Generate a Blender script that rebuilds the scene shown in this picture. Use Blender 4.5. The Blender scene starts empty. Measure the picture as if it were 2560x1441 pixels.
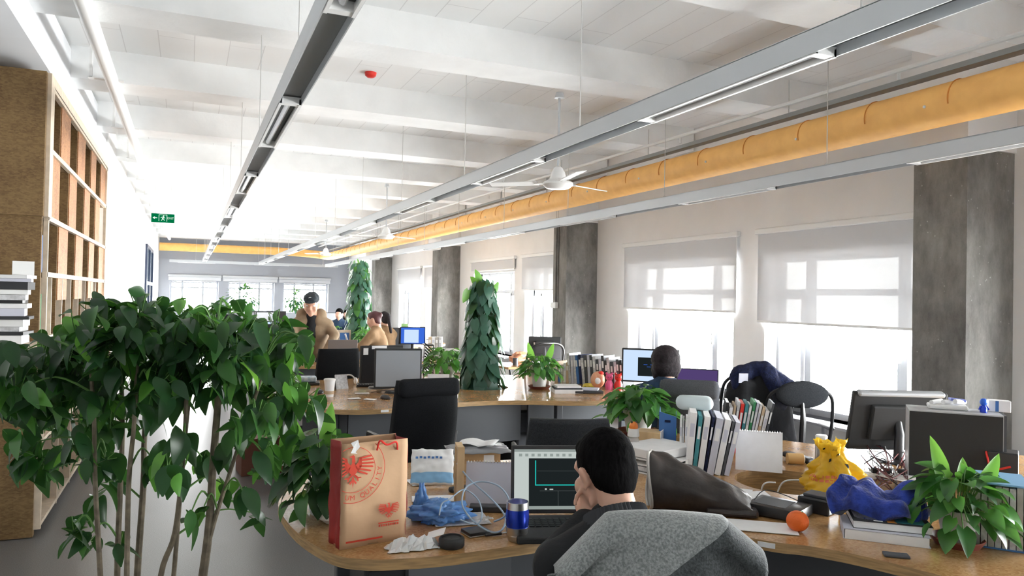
import bpy, bmesh, math, random
from mathutils import Vector, Matrix, Euler, Quaternion, noise
from mathutils.geometry import tessellate_polygon
from math import sin, cos, pi, radians, atan2, sqrt
random.seed(7)
SC = bpy.context.scene
COL = SC.collection

# ---------------------------------------------------------------- camera
F_PX, CX, CY, CAM_H = 1850.0, 1280.0, 720.5, 1.6
_y, _p, _r = radians(23.6), radians(0.74), radians(1.1)
FWD = Vector((sin(_y) * cos(_p), cos(_y) * cos(_p), sin(_p)))
_r0 = Vector((cos(_y), -sin(_y), 0)); _u0 = _r0.cross(FWD)
RIGHT = _r0 * cos(_r) + _u0 * sin(_r)
UP = -_r0 * sin(_r) + _u0 * cos(_r)
EYE = Vector((0, 0, CAM_H))
cd = bpy.data.cameras.new('camera'); cam = bpy.data.objects.new('camera', cd); COL.objects.link(cam)
cd.sensor_fit = 'HORIZONTAL'; cd.sensor_width = 36.0; cd.lens = 36.0 * F_PX / 2560.0
cd.clip_start = 0.05; cd.clip_end = 200
m3 = Matrix((RIGHT, UP, -FWD)).transposed()
cam.matrix_world = Matrix.Translation(EYE) @ m3.to_4x4()
SC.camera = cam
SC.cycles.diffuse_bounces = 6; SC.cycles.transparent_max_bounces = 16

# ---------------------------------------------------------------- world, exposure, daylight
SC.view_settings.view_transform = 'Standard'; SC.view_settings.look = 'None'
SC.view_settings.exposure = EXPO = 2.4
SC.view_settings.gamma = 1.0
SC.view_settings.use_curve_mapping = False
w = bpy.data.worlds.new('world'); SC.world = w; w.use_nodes = True
wn = w.node_tree.nodes; wl = w.node_tree.links
bg = wn['Background']; bg.inputs['Strength'].default_value = 13.5
tc = wn.new('ShaderNodeTexCoord'); sp = wn.new('ShaderNodeSeparateXYZ'); cr = wn.new('ShaderNodeValToRGB')
mr = wn.new('ShaderNodeMapRange'); mr.inputs['From Min'].default_value = -1; mr.inputs['From Max'].default_value = 1
wl.new(tc.outputs['Generated'], sp.inputs[0]); wl.new(sp.outputs['Z'], mr.inputs['Value']); wl.new(mr.outputs[0], cr.inputs[0]); wl.new(cr.outputs[0], bg.inputs['Color'])
e = cr.color_ramp.elements
e[0].position = 0.0; e[0].color = (.95, .94, .92, 1)
e[1].position = 1.0; e[1].color = (.40, .46, .53, 1)
k = e.new(.49); k.color = (.98, .98, .97, 1)
k = e.new(.52); k.color = (1, 1, 1, 1)

# ---------------------------------------------------------------- pixel -> point helpers
def ray(x, y): return FWD + RIGHT * ((x - CX) / F_PX) - UP * ((y - CY) / F_PX)
def at(x, y, z=.75):
    d = ray(x, y); return EYE + d * ((z - CAM_H) / d.z)
def dp(x, y, depth): return EYE + ray(x, y) * depth
def atx(x, y, X): d = ray(x, y); return EYE + d * (X / d.x)
def face(p): return -atan2(p[0], p[1])

# ---------------------------------------------------------------- naming
def tag(o, label=None, cat=None, group=None, kind=None):
    if label: o['label'] = label
    if cat: o['category'] = cat
    if group: o['group'] = group
    if kind: o['kind'] = kind
    return o
def thing(name, label, cat, loc=(0, 0, 0), rz=0, group=None):
    o = bpy.data.objects.new(name, None); o.empty_display_size = .05; COL.objects.link(o)
    o.location = loc; o.rotation_euler = (0, 0, rz)
    return tag(o, label, cat, group)

# ---------------------------------------------------------------- mesh builder
class MB:
    def __init__(s): s.v = []; s.f = []; s.m = []; s.T = Matrix.Identity(4); s.mi = 0
    def add(s, vs, fs, mi=None):
        n = len(s.v); T = s.T
        s.v += [tuple(T @ Vector(v)) for v in vs]
        s.f += [tuple(i + n for i in f) for f in fs]
        s.m += [s.mi if mi is None else mi] * len(fs)
        return s
    def at(s, loc=(0, 0, 0), rot=(0, 0, 0)):
        s.T = Matrix.Translation(loc) @ Euler(rot).to_matrix().to_4x4(); return s
    def box(s, c, size, rot=None, mi=None):
        hx, hy, hz = size[0] / 2, size[1] / 2, size[2] / 2
        vs = [Vector((x, y, z)) for z in (-hz, hz) for x, y in ((-hx, -hy), (hx, -hy), (hx, hy), (-hx, hy))]
        if rot: R = Euler(rot).to_matrix(); vs = [R @ v for v in vs]
        c = Vector(c); vs = [v + c for v in vs]
        return s.add(vs, [(3, 2, 1, 0), (4, 5, 6, 7), (0, 1, 5, 4), (1, 2, 6, 5), (2, 3, 7, 6), (3, 0, 4, 7)], mi)
    def rbox(s, c, size, bev=.01, seg=2, rot=None, mi=None):
        bm = bmesh.new(); bmesh.ops.create_cube(bm, size=1)
        for v in bm.verts: v.co = Vector((v.co.x * size[0], v.co.y * size[1], v.co.z * size[2]))
        bev = min(bev, min(size) * .49)
        bmesh.ops.bevel(bm, geom=list(bm.edges), offset=bev, segments=seg, profile=.5, affect='EDGES')
        R = Euler(rot).to_matrix() if rot else None; c = Vector(c)
        bm.verts.ensure_lookup_table()
        vs = [((R @ v.co) if R else v.co) + c for v in bm.verts]
        fs = [tuple(v.index for v in f.verts) for f in bm.faces]
        bm.free(); return s.add(vs, fs, mi)
    def tube(s, pts, r, n=8, closed=False, mi=None, caps=True):
        pts = [Vector(p) for p in pts]; N = len(pts)
        rs = r if isinstance(r, (list, tuple)) else [r] * N
        vs = []; up = None
        for i, p in enumerate(pts):
            if closed: t = pts[(i + 1) % N] - pts[i - 1]
            else: t = pts[min(i + 1, N - 1)] - pts[max(i - 1, 0)]
            if t.length < 1e-9: t = Vector((0, 0, 1))
            t.normalize()
            if up is None: up = Vector((0, 0, 1)) if abs(t.z) < .9 else Vector((1, 0, 0))
            a = up - t * up.dot(t)
            if a.length < 1e-6: a = t.orthogonal()
            a.normalize(); b = t.cross(a); up = a
            for k in range(n):
                q = 2 * pi * k / n; vs.append(p + (a * cos(q) + b * sin(q)) * rs[i])
        fs = []
        for i in range(N if closed else N - 1):
            j = (i + 1) % N
            for k in range(n): fs.append((i * n + k, i * n + (k + 1) % n, j * n + (k + 1) % n, j * n + k))
        if not closed and caps: fs += [tuple(range(n))[::-1], tuple(range((N - 1) * n, N * n))]
        return s.add(vs, fs, mi)
    def lathe(s, prof, n=24, c=(0, 0, 0), mi=None, caps=True):
        vs = []; fs = []
        for r, z in prof:
            for k in range(n): q = 2 * pi * k / n; vs.append((c[0] + max(r, 1e-4) * cos(q), c[1] + max(r, 1e-4) * sin(q), c[2] + z))
        for i in range(len(prof) - 1):
            for k in range(n): fs.append((i * n + k, i * n + (k + 1) % n, (i + 1) * n + (k + 1) % n, (i + 1) * n + k))
        if caps and prof[0][0] > 1e-3: fs.append(tuple(range(n))[::-1])
        if caps and prof[-1][0] > 1e-3: fs.append(tuple(range((len(prof) - 1) * n, len(prof) * n)))
        return s.add(vs, fs, mi)
    def cyl(s, c, r, h, n=20, mi=None, r2=None): return s.lathe([(r, 0), (r if r2 is None else r2, h)], n, c, mi)
    def sph(s, c, r, n=12, mi=None, rot=None):
        rx, ry, rz = r if isinstance(r, (list, tuple)) else (r, r, r)
        R = Euler(rot).to_matrix() if rot else Matrix.Identity(3)
        vs = [Vector((0, 0, -rz))]; m = max(4, n // 2)
        for i in range(1, m):
            a = -pi / 2 + pi * i / m
            for k in range(n): q = 2 * pi * k / n; vs.append(Vector((rx * cos(a) * cos(q), ry * cos(a) * sin(q), rz * sin(a))))
        vs.append(Vector((0, 0, rz))); c = Vector(c); L = len(vs) - 1
        fs = [(0, 1 + (k + 1) % n, 1 + k) for k in range(n)]
        for i in range(m - 2):
            for k in range(n): a = 1 + i * n; fs.append((a + k, a + (k + 1) % n, a + n + (k + 1) % n, a + n + k))
        a = 1 + (m - 2) * n; fs += [(a + k, a + (k + 1) % n, L) for k in range(n)]
        return s.add([R @ v + c for v in vs], fs, mi)
    def prism(s, outer, z0, z1, holes=(), mi=None, mi_side=None):
        loops = [list(outer)] + [list(h) for h in holes]
        tris = tessellate_polygon([[Vector((p[0], p[1], 0)) for p in l] for l in loops])
        flat = [p for l in loops for p in l]; n = len(flat)
        vs = [(p[0], p[1], z0) for p in flat] + [(p[0], p[1], z1) for p in flat]
        fs = []
        for t in tris:
            a, b, c = [Vector(flat[i]) for i in t]
            ccw = (b - a).cross(c - a) if len(a) == 2 else 0
            if ccw < 0: t = t[::-1]
            fs.append(tuple(i + n for i in t)); fs.append(tuple(t[::-1]))
        s.add(vs, fs, mi)
        o = 0; sf = []
        for li, l in enumerate(loops):
            N = len(l)
            for i in range(N):
                a, b = o + i, o + (i + 1) % N
                sf.append((a, b, b + n, a + n) if li == 0 else (b, a, a + n, b + n))
            o += N
        s.add(vs, sf, mi if mi_side is None else mi_side)
        return s
    def grid(s, fn, nu, nv, closed_u=False, mi=None):
        vs = [fn(i / nu, j / nv) for j in range(nv + 1) for i in range(nu + (0 if closed_u else 1))]
        W = nu if closed_u else nu + 1; fs = []
        for j in range(nv):
            for i in range(nu):
                i2 = (i + 1) % W
                fs.append((j * W + i, j * W + i2, (j + 1) * W + i2, (j + 1) * W + i))
        return s.add(vs, fs, mi)
    def leaf(s, base, d, n, L, W, droop=.25, fold=.25, rows=6, heart=.0, mi=None):
        d = Vector(d).normalized(); n = Vector(n); n = (n - d * n.dot(d))
        n = n.normalized() if n.length > 1e-6 else d.orthogonal().normalized()
        sd = d.cross(n); base = Vector(base); vs = []
        for i in range(rows + 1):
            t = i / rows
            if heart: hw = W * .5 * (min(1, (t + .06) * 4.2) ** .6) * (1 - t ** 2.0) ** .85 if t < 1 else 0
            else: hw = W * .5 * (sin(pi * min(1, t) ** .82)) ** .85 if 0 < t < 1 else 0.002
            c = base + d * (L * t) - n * (droop * L * t * t)
            bk = d * (-heart * L * .16 * max(0, 1 - 5 * t))
            vs += [c - sd * hw + n * (fold * hw) + bk, c, c + sd * hw + n * (fold * hw) + bk]
        fs = []
        for i in range(rows):
            a = i * 3; fs += [(a, a + 1, a + 4, a + 3), (a + 1, a + 2, a + 5, a + 4)]
        return s.add(vs, fs, mi)
    def build(s, name, mats, parent=None, smooth=False, loc=None, rz=None, solid=None):
        me = bpy.data.meshes.new(name); me.from_pydata(s.v, [], s.f)
        mats = mats if isinstance(mats, (list, tuple)) else [mats]
        for m in mats: me.materials.append(m)
        if len(mats) > 1: me.polygons.foreach_set('material_index', [min(i, len(mats) - 1) for i in s.m])
        if smooth:
            me.polygons.foreach_set('use_smooth', [True] * len(s.f))
            if smooth != 2:
                me.update()
                try: me.set_sharp_from_angle(angle=radians(38))
                except Exception: pass
        me.update()
        o = bpy.data.objects.new(name, me); COL.objects.link(o)
        if parent is not None: o.parent = parent
        if loc is not None: o.location = loc
        if rz is not None: o.rotation_euler = (0, 0, rz)
        if solid:
            md = o.modifiers.new('solid', 'SOLIDIFY'); md.thickness = solid; md.offset = 0
        return o
def struct(name, mb, m, **k):
    o = mb.build(name, m, **k)
    if o.parent is None: o['kind'] = 'structure'
    return o

def spline(pts, n=8, closed=False):
    P = [Vector(p) for p in pts]; N = len(P); out = []
    for i in range(N if closed else N - 1):
        if closed: a, b, c, d = P[i - 1], P[i], P[(i + 1) % N], P[(i + 2) % N]
        else: a, b, c, d = P[max(i - 1, 0)], P[i], P[i + 1], P[min(i + 2, N - 1)]
        for j in range(n):
            t = j / n
            out.append(.5 * ((2 * b) + (c - a) * t + (2 * a - 5 * b + 4 * c - d) * t * t + (3 * b - a - 3 * c + d) * t ** 3))
    if not closed: out.append(P[-1])
    return out

# organic surfaces: tapered capsules and ellipsoids fused into one continuous skin
def fused(name, prims, mat, parent, voxel=.012, smooth_it=6, disp=None, mats=None, matfn=None, post=None):
    mb = MB()
    for p in prims:
        if p[0] == 'c':
            _, a, b, ra, rb = p; a, b = Vector(a), Vector(b); L = (b - a).length
            k = max(2, int(L / (min(ra, rb) * .6)) + 1)
            mb.tube([a.lerp(b, i / k) for i in range(k + 1)], [ra + (rb - ra) * i / k for i in range(k + 1)], 14)
            mb.sph(a, ra, 14); mb.sph(b, rb, 14)
        elif p[0] == 'e': mb.sph(p[1], p[2], 18, rot=p[3] if len(p) > 3 else None)
        elif p[0] == 'b': mb.rbox(p[1], p[2], p[3], 2, rot=p[4] if len(p) > 4 else None)
    me = bpy.data.meshes.new('tmp'); me.from_pydata(mb.v, [], mb.f); me.update()
    o = bpy.data.objects.new('tmp', me); COL.objects.link(o)
    r = o.modifiers.new('r', 'REMESH'); r.mode = 'VOXEL'; r.voxel_size = voxel; r.use_smooth_shade = True
    if smooth_it:
        s = o.modifiers.new('s', 'SMOOTH'); s.iterations = smooth_it; s.factor = .5
    dg = bpy.context.evaluated_depsgraph_get()
    nm = bpy.data.meshes.new_from_object(o.evaluated_get(dg))
    bpy.data.objects.remove(o); bpy.data.meshes.remove(me)
    nm.name = name
    if disp:
        for v in nm.vertices: v.co += disp(v.co, v.normal)
    if post: post(nm)
    nm.materials.clear()
    for m in (mats or [mat]): nm.materials.append(m)
    if matfn:
        for f in nm.polygons: f.material_index = matfn(f.center, f.normal)
    nm.polygons.foreach_set('use_smooth', [True] * len(nm.polygons))
    nm.update()
    o = bpy.data.objects.new(name, nm); COL.objects.link(o)
    if parent is not None: o.parent = parent
    return o

# ---------------------------------------------------------------- materials
def nt(m): return m.node_tree.nodes, m.node_tree.links
def mat(name, col, rough=.6, metal=0, var=0, vscale=20, bump=0, bscale=60, spec=.5, col2=None, trans=0, sheen=0, coat=0, detail=3, stretch=None):
    m = bpy.data.materials.new(name); m.use_nodes = True; N, Lk = nt(m); b = N['Principled BSDF']
    b.inputs['Base Color'].default_value = (*col, 1); b.inputs['Roughness'].default_value = rough
    b.inputs['Metallic'].default_value = metal; b.inputs['Specular IOR Level'].default_value = spec
    if sheen: b.inputs['Sheen Weight'].default_value = sheen
    if coat: b.inputs['Coat Weight'].default_value = coat
    if var or col2 or bump:
        t = N.new('ShaderNodeTexCoord'); mp = N.new('ShaderNodeMapping'); Lk.new(t.outputs['Object'], mp.inputs[0])
        if stretch: mp.inputs['Scale'].default_value = stretch
    if var or col2:
        n = N.new('ShaderNodeTexNoise'); n.inputs['Scale'].default_value = vscale; n.inputs['Detail'].default_value = detail
        r = N.new('ShaderNodeValToRGB'); Lk.new(mp.outputs[0], n.inputs['Vector']); Lk.new(n.outputs['Fac'], r.inputs[0]); Lk.new(r.outputs[0], b.inputs['Base Color'])
        c2 = col2 or tuple(max(0, c * (1 - var)) for c in col); c1 = col if col2 else tuple(min(1, c * (1 + var * .6)) for c in col)
        r.color_ramp.elements[0].position = .36; r.color_ramp.elements[0].color = (*c2, 1)
        r.color_ramp.elements[1].position = .64; r.color_ramp.elements[1].color = (*c1, 1)
    if bump:
        n2 = N.new('ShaderNodeTexNoise'); n2.inputs['Scale'].default_value = bscale; n2.inputs['Detail'].default_value = 4
        bp = N.new('ShaderNodeBump'); bp.inputs['Strength'].default_value = bump; bp.inputs['Distance'].default_value = .01
        Lk.new(mp.outputs[0], n2.inputs['Vector']); Lk.new(n2.outputs['Fac'], bp.inputs['Height']); Lk.new(bp.outputs[0], b.inputs['Normal'])
    return m
def emis(name, col, st=1.0):
    m = bpy.data.materials.new(name); m.use_nodes = True; N, Lk = nt(m); N.remove(N['Principled BSDF'])
    e = N.new('ShaderNodeEmission'); e.inputs[0].default_value = (*col, 1); e.inputs[1].default_value = st * (.2 if name.startswith(('lit_screen', 'exit')) else 1)
    Lk.new(e.outputs[0], N['Material Output'].inputs[0]); return m
def translucent(m, fac=.35, col=None):
    N, Lk = nt(m); b = N['Principled BSDF']; t = N.new('ShaderNodeBsdfTranslucent'); mx = N.new('ShaderNodeMixShader')
    mx.inputs[0].default_value = fac
    if col: t.inputs[0].default_value = (*col, 1)
    Lk.new(b.outputs[0], mx.inputs[1]); Lk.new(t.outputs[0], mx.inputs[2]); Lk.new(mx.outputs[0], N['Material Output'].inputs[0]); return m
def seethrough(m, fac=.5, col=(1, 1, 1)):
    N, Lk = nt(m); b = N['Principled BSDF']; out = N['Material Output']; src = out.inputs[0].links[0].from_socket if out.inputs[0].links else b.outputs[0]
    t = N.new('ShaderNodeBsdfTransparent'); t.inputs[0].default_value = (*col, 1); mx = N.new('ShaderNodeMixShader'); mx.inputs[0].default_value = fac
    Lk.new(src, mx.inputs[1]); Lk.new(t.outputs[0], mx.inputs[2]); Lk.new(mx.outputs[0], out.inputs[0]); return m

M = {}
M['ceil'] = mat('painted_ceiling', (.88, .89, .89), .8, var=.04, vscale=3, bump=.25, bscale=14)
def plank_ceiling(m):
    # board-marked, cracked whitewashed concrete
    N, Lk = nt(m); b = N['Principled BSDF']; t = N.new('ShaderNodeTexCoord')
    wv = N.new('ShaderNodeTexNoise'); wv.inputs['Scale'].default_value = 5; wv.inputs['Detail'].default_value = 8
    br = N.new('ShaderNodeTexBrick'); br.inputs['Scale'].default_value = 1; br.inputs['Brick Width'].default_value = 3.3; br.inputs['Row Height'].default_value = .27
    br.inputs['Mortar Size'].default_value = .004; br.inputs['Color1'].default_value = (.85, .855, .85, 1); br.inputs['Color2'].default_value = (.82, .83, .83, 1); br.inputs['Mortar'].default_value = (.68, .68, .68, 1)
    mp = N.new('ShaderNodeMapping'); mp.inputs['Rotation'].default_value = (0, 0, pi / 2)
    Lk.new(t.outputs['Object'], mp.inputs[0]); Lk.new(mp.outputs[0], br.inputs['Vector'])
    v = N.new('ShaderNodeTexNoise'); v.inputs['Scale'].default_value = .9; v.inputs['Detail'].default_value = 9; v.inputs['Roughness'].default_value = .7
    Lk.new(t.outputs['Object'], v.inputs['Vector'])
    r = N.new('ShaderNodeValToRGB'); r.color_ramp.elements[0].position = .27; r.color_ramp.elements[0].color = (.62, .57, .5, 1); r.color_ramp.elements[1].position = .4; r.color_ramp.elements[1].color = (1, 1, 1, 1)
    Lk.new(v.outputs['Fac'], r.inputs[0])
    mx = N.new('ShaderNodeMix'); mx.data_type = 'RGBA'; mx.blend_type = 'MULTIPLY'; mx.inputs['Factor'].default_value = .5
    Lk.new(br.outputs['Color'], mx.inputs['A']); Lk.new(r.outputs[0], mx.inputs['B']); Lk.new(mx.outputs['Result'], b.inputs['Base Color'])
    return m
M['slab'] = plank_ceiling(mat('whitewashed_slab', (.85, .85, .85), .8))
M['wall'] = mat('white_wall_paint', (.80, .79, .78), .7, var=.03, vscale=2)
M['wall_cool'] = mat('cool_white_wall_paint', (.76, .78, .81), .6, var=.03, vscale=2)
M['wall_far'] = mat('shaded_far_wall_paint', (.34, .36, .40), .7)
M['leaf_p'] = translucent(mat('pothos_leaf', (.028, .11, .026), .34, var=.35, vscale=9), .25, (.12, .36, .05)); M['leaf_q'] = translucent(mat('pale_pothos_leaf', (.075, .26, .05), .34, var=.25, vscale=9), .3, (.2, .5, .07))
M['floor'] = mat('speckled_grey_floor', (.15, .146, .145), .30, var=.28, vscale=160, detail=2, spec=.45)
def concrete(m):
    N, Lk = nt(m); b = N['Principled BSDF']; t = N.new('ShaderNodeTexCoord')
    n1 = N.new('ShaderNodeTexNoise'); n1.inputs['Scale'].default_value = 3.5; n1.inputs['Detail'].default_value = 10; n1.inputs['Roughness'].default_value = .72
    mp = N.new('ShaderNodeMapping'); mp.inputs['Scale'].default_value = (1, 1, .45); Lk.new(t.outputs['Object'], mp.inputs[0]); Lk.new(mp.outputs[0], n1.inputs['Vector'])
    r = N.new('ShaderNodeValToRGB'); el = r.color_ramp.elements; el[0].position = .3; el[0].color = (.10, .095, .088, 1); el[1].position = .72; el[1].color = (.33, .32, .30, 1)
    Lk.new(n1.outputs['Fac'], r.inputs[0])
    vo = N.new('ShaderNodeTexVoronoi'); vo.inputs['Scale'].default_value = 26; Lk.new(t.outputs['Object'], vo.inputs['Vector'])
    r2 = N.new('ShaderNodeValToRGB'); r2.color_ramp.elements[0].position = .10; r2.color_ramp.elements[0].color = (.62, .6, .56, 1); r2.color_ramp.elements[1].position = .16; r2.color_ramp.elements[1].color = (0, 0, 0, 1)
    Lk.new(vo.outputs['Distance'], r2.inputs[0])
    n3 = N.new('ShaderNodeTexNoise'); n3.inputs['Scale'].default_value = 4; Lk.new(t.outputs['Object'], n3.inputs['Vector'])
    r3 = N.new('ShaderNodeValToRGB'); r3.color_ramp.elements[0].position = .55; r3.color_ramp.elements[1].position = .62; Lk.new(n3.outputs['Fac'], r3.inputs[0])
    mm = N.new('ShaderNodeMath'); mm.operation = 'MULTIPLY'; Lk.new(r2.outputs[0], mm.inputs[0]); Lk.new(r3.outputs[0], mm.inputs[1])
    mx = N.new('ShaderNodeMix'); mx.data_type = 'RGBA'; Lk.new(mm.outputs[0], mx.inputs['Factor']); Lk.new(r.outputs[0], mx.inputs['A']); mx.inputs['B'].default_value = (.62, .6, .56, 1)
    Lk.new(mx.outputs['Result'], b.inputs['Base Color'])
    bp = N.new('ShaderNodeBump'); bp.inputs['Strength'].default_value = .6; bp.inputs['Distance'].default_value = .02; Lk.new(n1.outputs['Fac'], bp.inputs['Height']); Lk.new(bp.outputs[0], b.inputs['Normal'])
    return m
M['concrete'] = concrete(mat('rough_bare_concrete', (.3, .3, .3), .9))
def osb(name, c1, c2, rough=.6, sc=45):
    m = mat(name, c1, rough); N, Lk = nt(m); b = N['Principled BSDF']; t = N.new('ShaderNodeTexCoord')
    v = N.new('ShaderNodeTexVoronoi'); v.inputs['Scale'].default_value = sc; v.inputs['Randomness'].default_value = 1
    mp = N.new('ShaderNodeMapping'); mp.inputs['Scale'].default_value = (1, 1, 2.2); Lk.new(t.outputs['Object'], mp.inputs[0]); Lk.new(mp.outputs[0], v.inputs['Vector'])
    sx = N.new('ShaderNodeSeparateColor'); Lk.new(v.outputs['Color'], sx.inputs[0])
    n = N.new('ShaderNodeTexNoise'); n.inputs['Scale'].default_value = 7; n.inputs['Detail'].default_value = 5; Lk.new(t.outputs['Object'], n.inputs['Vector'])
    ad = N.new('ShaderNodeMath'); ad.operation = 'MULTIPLY_ADD'; ad.inputs[1].default_value = .5; Lk.new(sx.outputs[0], ad.inputs[0]); Lk.new(n.outputs['Fac'], ad.inputs[2])
    r = N.new('ShaderNodeValToRGB'); r.color_ramp.elements[0].position = .4; r.color_ramp.elements[0].color = (*c2, 1); r.color_ramp.elements[1].position = 1; r.color_ramp.elements[1].color = (*c1, 1)
    Lk.new(ad.outputs[0], r.inputs[0]); Lk.new(r.outputs[0], b.inputs['Base Color']); return m
M['osb'] = osb('strand_board', (.46, .22, .09), (.27, .11, .04))
M['osb_shaded'] = osb('shaded_strand_board', (.21, .13, .05), (.12, .065, .022), .7, 60)  # same board, darker: shade painted into faces turned from the windows
M['shelf_edge'] = mat('pale_shelf_edging', (.62, .52, .40), .55, var=.1)
M['wood'] = osb('cork_faced_desk_top', (.50, .29, .125), (.33, .17, .06), .22, 130)
M['wood'].node_tree.nodes['Principled BSDF'].inputs['Coat Weight'].default_value = .25
M['wood_edge'] = mat('desk_edge_veneer', (.43, .27, .12), .4, var=.25, vscale=12, stretch=(1, 1, 12))
M['ply'] = mat('light_plywood', (.60, .42, .22), .5, var=.15, vscale=25, stretch=(1, 1, .2))
M['orange'] = mat('orange_fabric_duct', (1.0, .54, .16), .6, var=.07, vscale=9, bump=.15, bscale=30)
M['orange_seam'] = mat('orange_duct_seam', (.70, .26, .04), .7)
M['pipe'] = mat('white_painted_pipe', (.80, .80, .79), .5)
M['alu'] = mat('grey_powder_coated_aluminium', (.50, .52, .54), .38, metal=.35)
M['alu_dark'] = mat('grey_channel_inside', (.26, .27, .265), .5, metal=.2)
M['steel'] = mat('brushed_steel', (.55, .55, .54), .28, metal=1)
M['chrome'] = mat('chrome', (.8, .8, .8), .12, metal=1)
M['rod'] = mat('galvanised_rod', (.6, .6, .59), .5, metal=.3)
M['lamp'] = emis('lit_lamp_tube', (.95, .98, 1), .45)
M['lamp_off'] = mat('unlit_lamp_diffuser', (.72, .74, .78), .3)
M['white'] = mat('white_plastic', (.78, .78, .77), .4)
M['pvc'] = mat('white_window_frame', (.42, .43, .45), .4)
M['paper'] = mat('white_paper', (.80, .80, .80), .75, var=.03)
M['paper_grey'] = mat('printed_grey_paper', (.55, .55, .56), .7, var=.2, vscale=50)
M['black'] = mat('black_plastic', (.018, .018, .02), .35)
M['black_matte'] = mat('matte_black_plastic', (.02, .021, .022), .7)
M['black_fabric'] = mat('black_chair_fabric', (.011, .012, .014), .95, var=.3, vscale=220, spec=.2)
M['grey_fabric'] = mat('charcoal_chair_fabric', (.035, .038, .043), .95, var=.3, vscale=220, spec=.2)
M['mid_fabric'] = mat('grey_chair_fabric', (.085, .09, .10), .95, var=.2, vscale=220, spec=.2)
M['mesh'] = seethrough(mat('dark_mesh', (.03, .03, .035), .8), .3)
M['grey_panel'] = mat('grey_desk_panel', (.06, .065, .075), .5)
M['dark_panel'] = mat('dark_desk_panel', (.03, .032, .036), .6)
M['screen_off'] = mat('screen_reflection_grey', (.28, .30, .33), .16)  # switched-off screen; the grey is a reflection painted into its colour
M['skin'] = mat('skin', (.62, .36, .26), .5, var=.08, vscale=12); M['skin'].node_tree.nodes['Principled BSDF'].inputs['Subsurface Weight'].default_value = .08
M['hair'] = mat('black_hair', (.004, .0038, .004), .9, var=.4, vscale=90, bump=.3, bscale=150, stretch=(1, 1, .25), spec=.06)
M['hair_brown'] = mat('dark_brown_hair', (.014, .008, .011), .8, var=.4, vscale=60, bump=.4, bscale=100)
M['leaf'] = translucent(mat('dark_green_leaf', (.012, .048, .017), .36, var=.35, vscale=8, spec=.4), .22, (.10, .30, .04))
M['leaf2'] = translucent(mat('mid_green_leaf', (.032, .13, .027), .36, var=.3, vscale=8), .28, (.16, .42, .05))
M['leaf3'] = translucent(mat('bright_green_leaf', (.10, .30, .05), .34, var=.2, vscale=9), .35, (.25, .55, .07))
M['leaf_blue'] = translucent(mat('blue_green_leaf', (.045, .13, .09), .34, var=.35, vscale=6), .2, (.1, .3, .1))
M['stem'] = mat('brown_plant_stem', (.16, .13, .09), .8, var=.3, vscale=40)
M['stem_green'] = mat('green_plant_stem', (.10, .22, .05), .6)
M['soil'] = mat('dark_soil', (.03, .02, .015), .95)
M['pot_white'] = mat('white_ceramic_pot', (.66, .65, .63), .35)
M['pot_grey'] = mat('pale_grey_pot', (.42, .42, .40), .5)
M['terracotta'] = mat('dark_red_saucer', (.20, .05, .035), .5)
M['card'] = mat('brown_cardboard', (.46, .30, .15), .8, var=.1)
M['kraft'] = mat('kraft_paper', (.56, .36, .21), .75, var=.06, vscale=5, bump=.4, bscale=7)
M['kraft_in'] = mat('kraft_paper_inside', (.34, .21, .11), .8)
M['red_print'] = mat('red_print_ink', (.60, .05, .02), .7)
M['red_side'] = mat('dark_red_paper_gusset', (.33, .015, .012), .6, bump=.3, bscale=8)
M['red'] = mat('bright_red_plastic', (.7, .03, .02), .4)
M['blue_metal'] = mat('blue_anodised_metal', (.012, .05, .55), .22, metal=.65, coat=.5)
M['blue_card'] = mat('blue_card', (.05, .16, .42), .6)
M['navy'] = mat('navy_blue_knit', (.008, .014, .055), .95, var=.4, vscale=60, bump=.6, bscale=120)
M['blue_cloth'] = mat('royal_blue_soft_cloth', (.018, .045, .30), .9, var=.5, vscale=22, bump=.8, bscale=50, sheen=.3)
M['teal_shirt'] = mat('dark_blue_shirt', (.015, .04, .085), .9, var=.2, vscale=50)
M['khaki'] = mat('khaki_jacket', (.26, .185, .115), .85, var=.15, vscale=12, bump=.4, bscale=14)
M['beige'] = mat('camel_coat', (.27, .165, .085), .9, var=.1)
M['blackcloth'] = mat('black_cloth', (.010, .011, .013), .95, bump=.4, bscale=30)
M['leather'] = mat('worn_black_leather', (.028, .022, .020), .45, var=.4, vscale=12, bump=.4, bscale=18)
M['lining'] = mat('grey_bag_lining', (.45, .43, .40), .8, var=.2, vscale=10)
M['green'] = mat('green_card', (.03, .25, .09), .6)
M['yellow'] = mat('yellow_card', (.75, .60, .08), .6)
M['pink'] = mat('pink_plastic', (.75, .10, .25), .4)
M['peach'] = mat('peach_plastic', (.80, .38, .22), .4)
M['tan'] = mat('tan_card', (.55, .42, .28), .7)
M['lightblue'] = mat('light_blue_plastic', (.22, .45, .70), .4)
M['cable_blue'] = mat('pale_blue_cable', (.30, .40, .50), .5)
M['teal'] = mat('teal_card', (.05, .25, .28), .6)
M['lilac'] = mat('lilac_grey_card', (.55, .56, .64), .6)
M['foil'] = mat('crumpled_foil', (.75, .76, .76), .3, metal=.35)
M['orange_fruit'] = mat('orange_peel', (.85, .15, .015), .5, bump=.35, bscale=220)
M['yellow_bag'] = translucent(mat('yellow_plastic_film', (.80, .52, .03), .3, var=.22, vscale=9), .3, (.85, .6, .05))
M['blue_bag'] = translucent(mat('blue_plastic_film', (.14, .33, .68), .3, var=.15, vscale=14), .3, (.25, .5, .85))
M['exit_green'] = emis('exit_sign_green', (.0, .30, .10), .55)
M['exit_white'] = emis('exit_sign_white', (.8, 1, .85), 1.0)
M['case_top'] = mat('painted_steel_case', (.50, .51, .52), .45)
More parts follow.
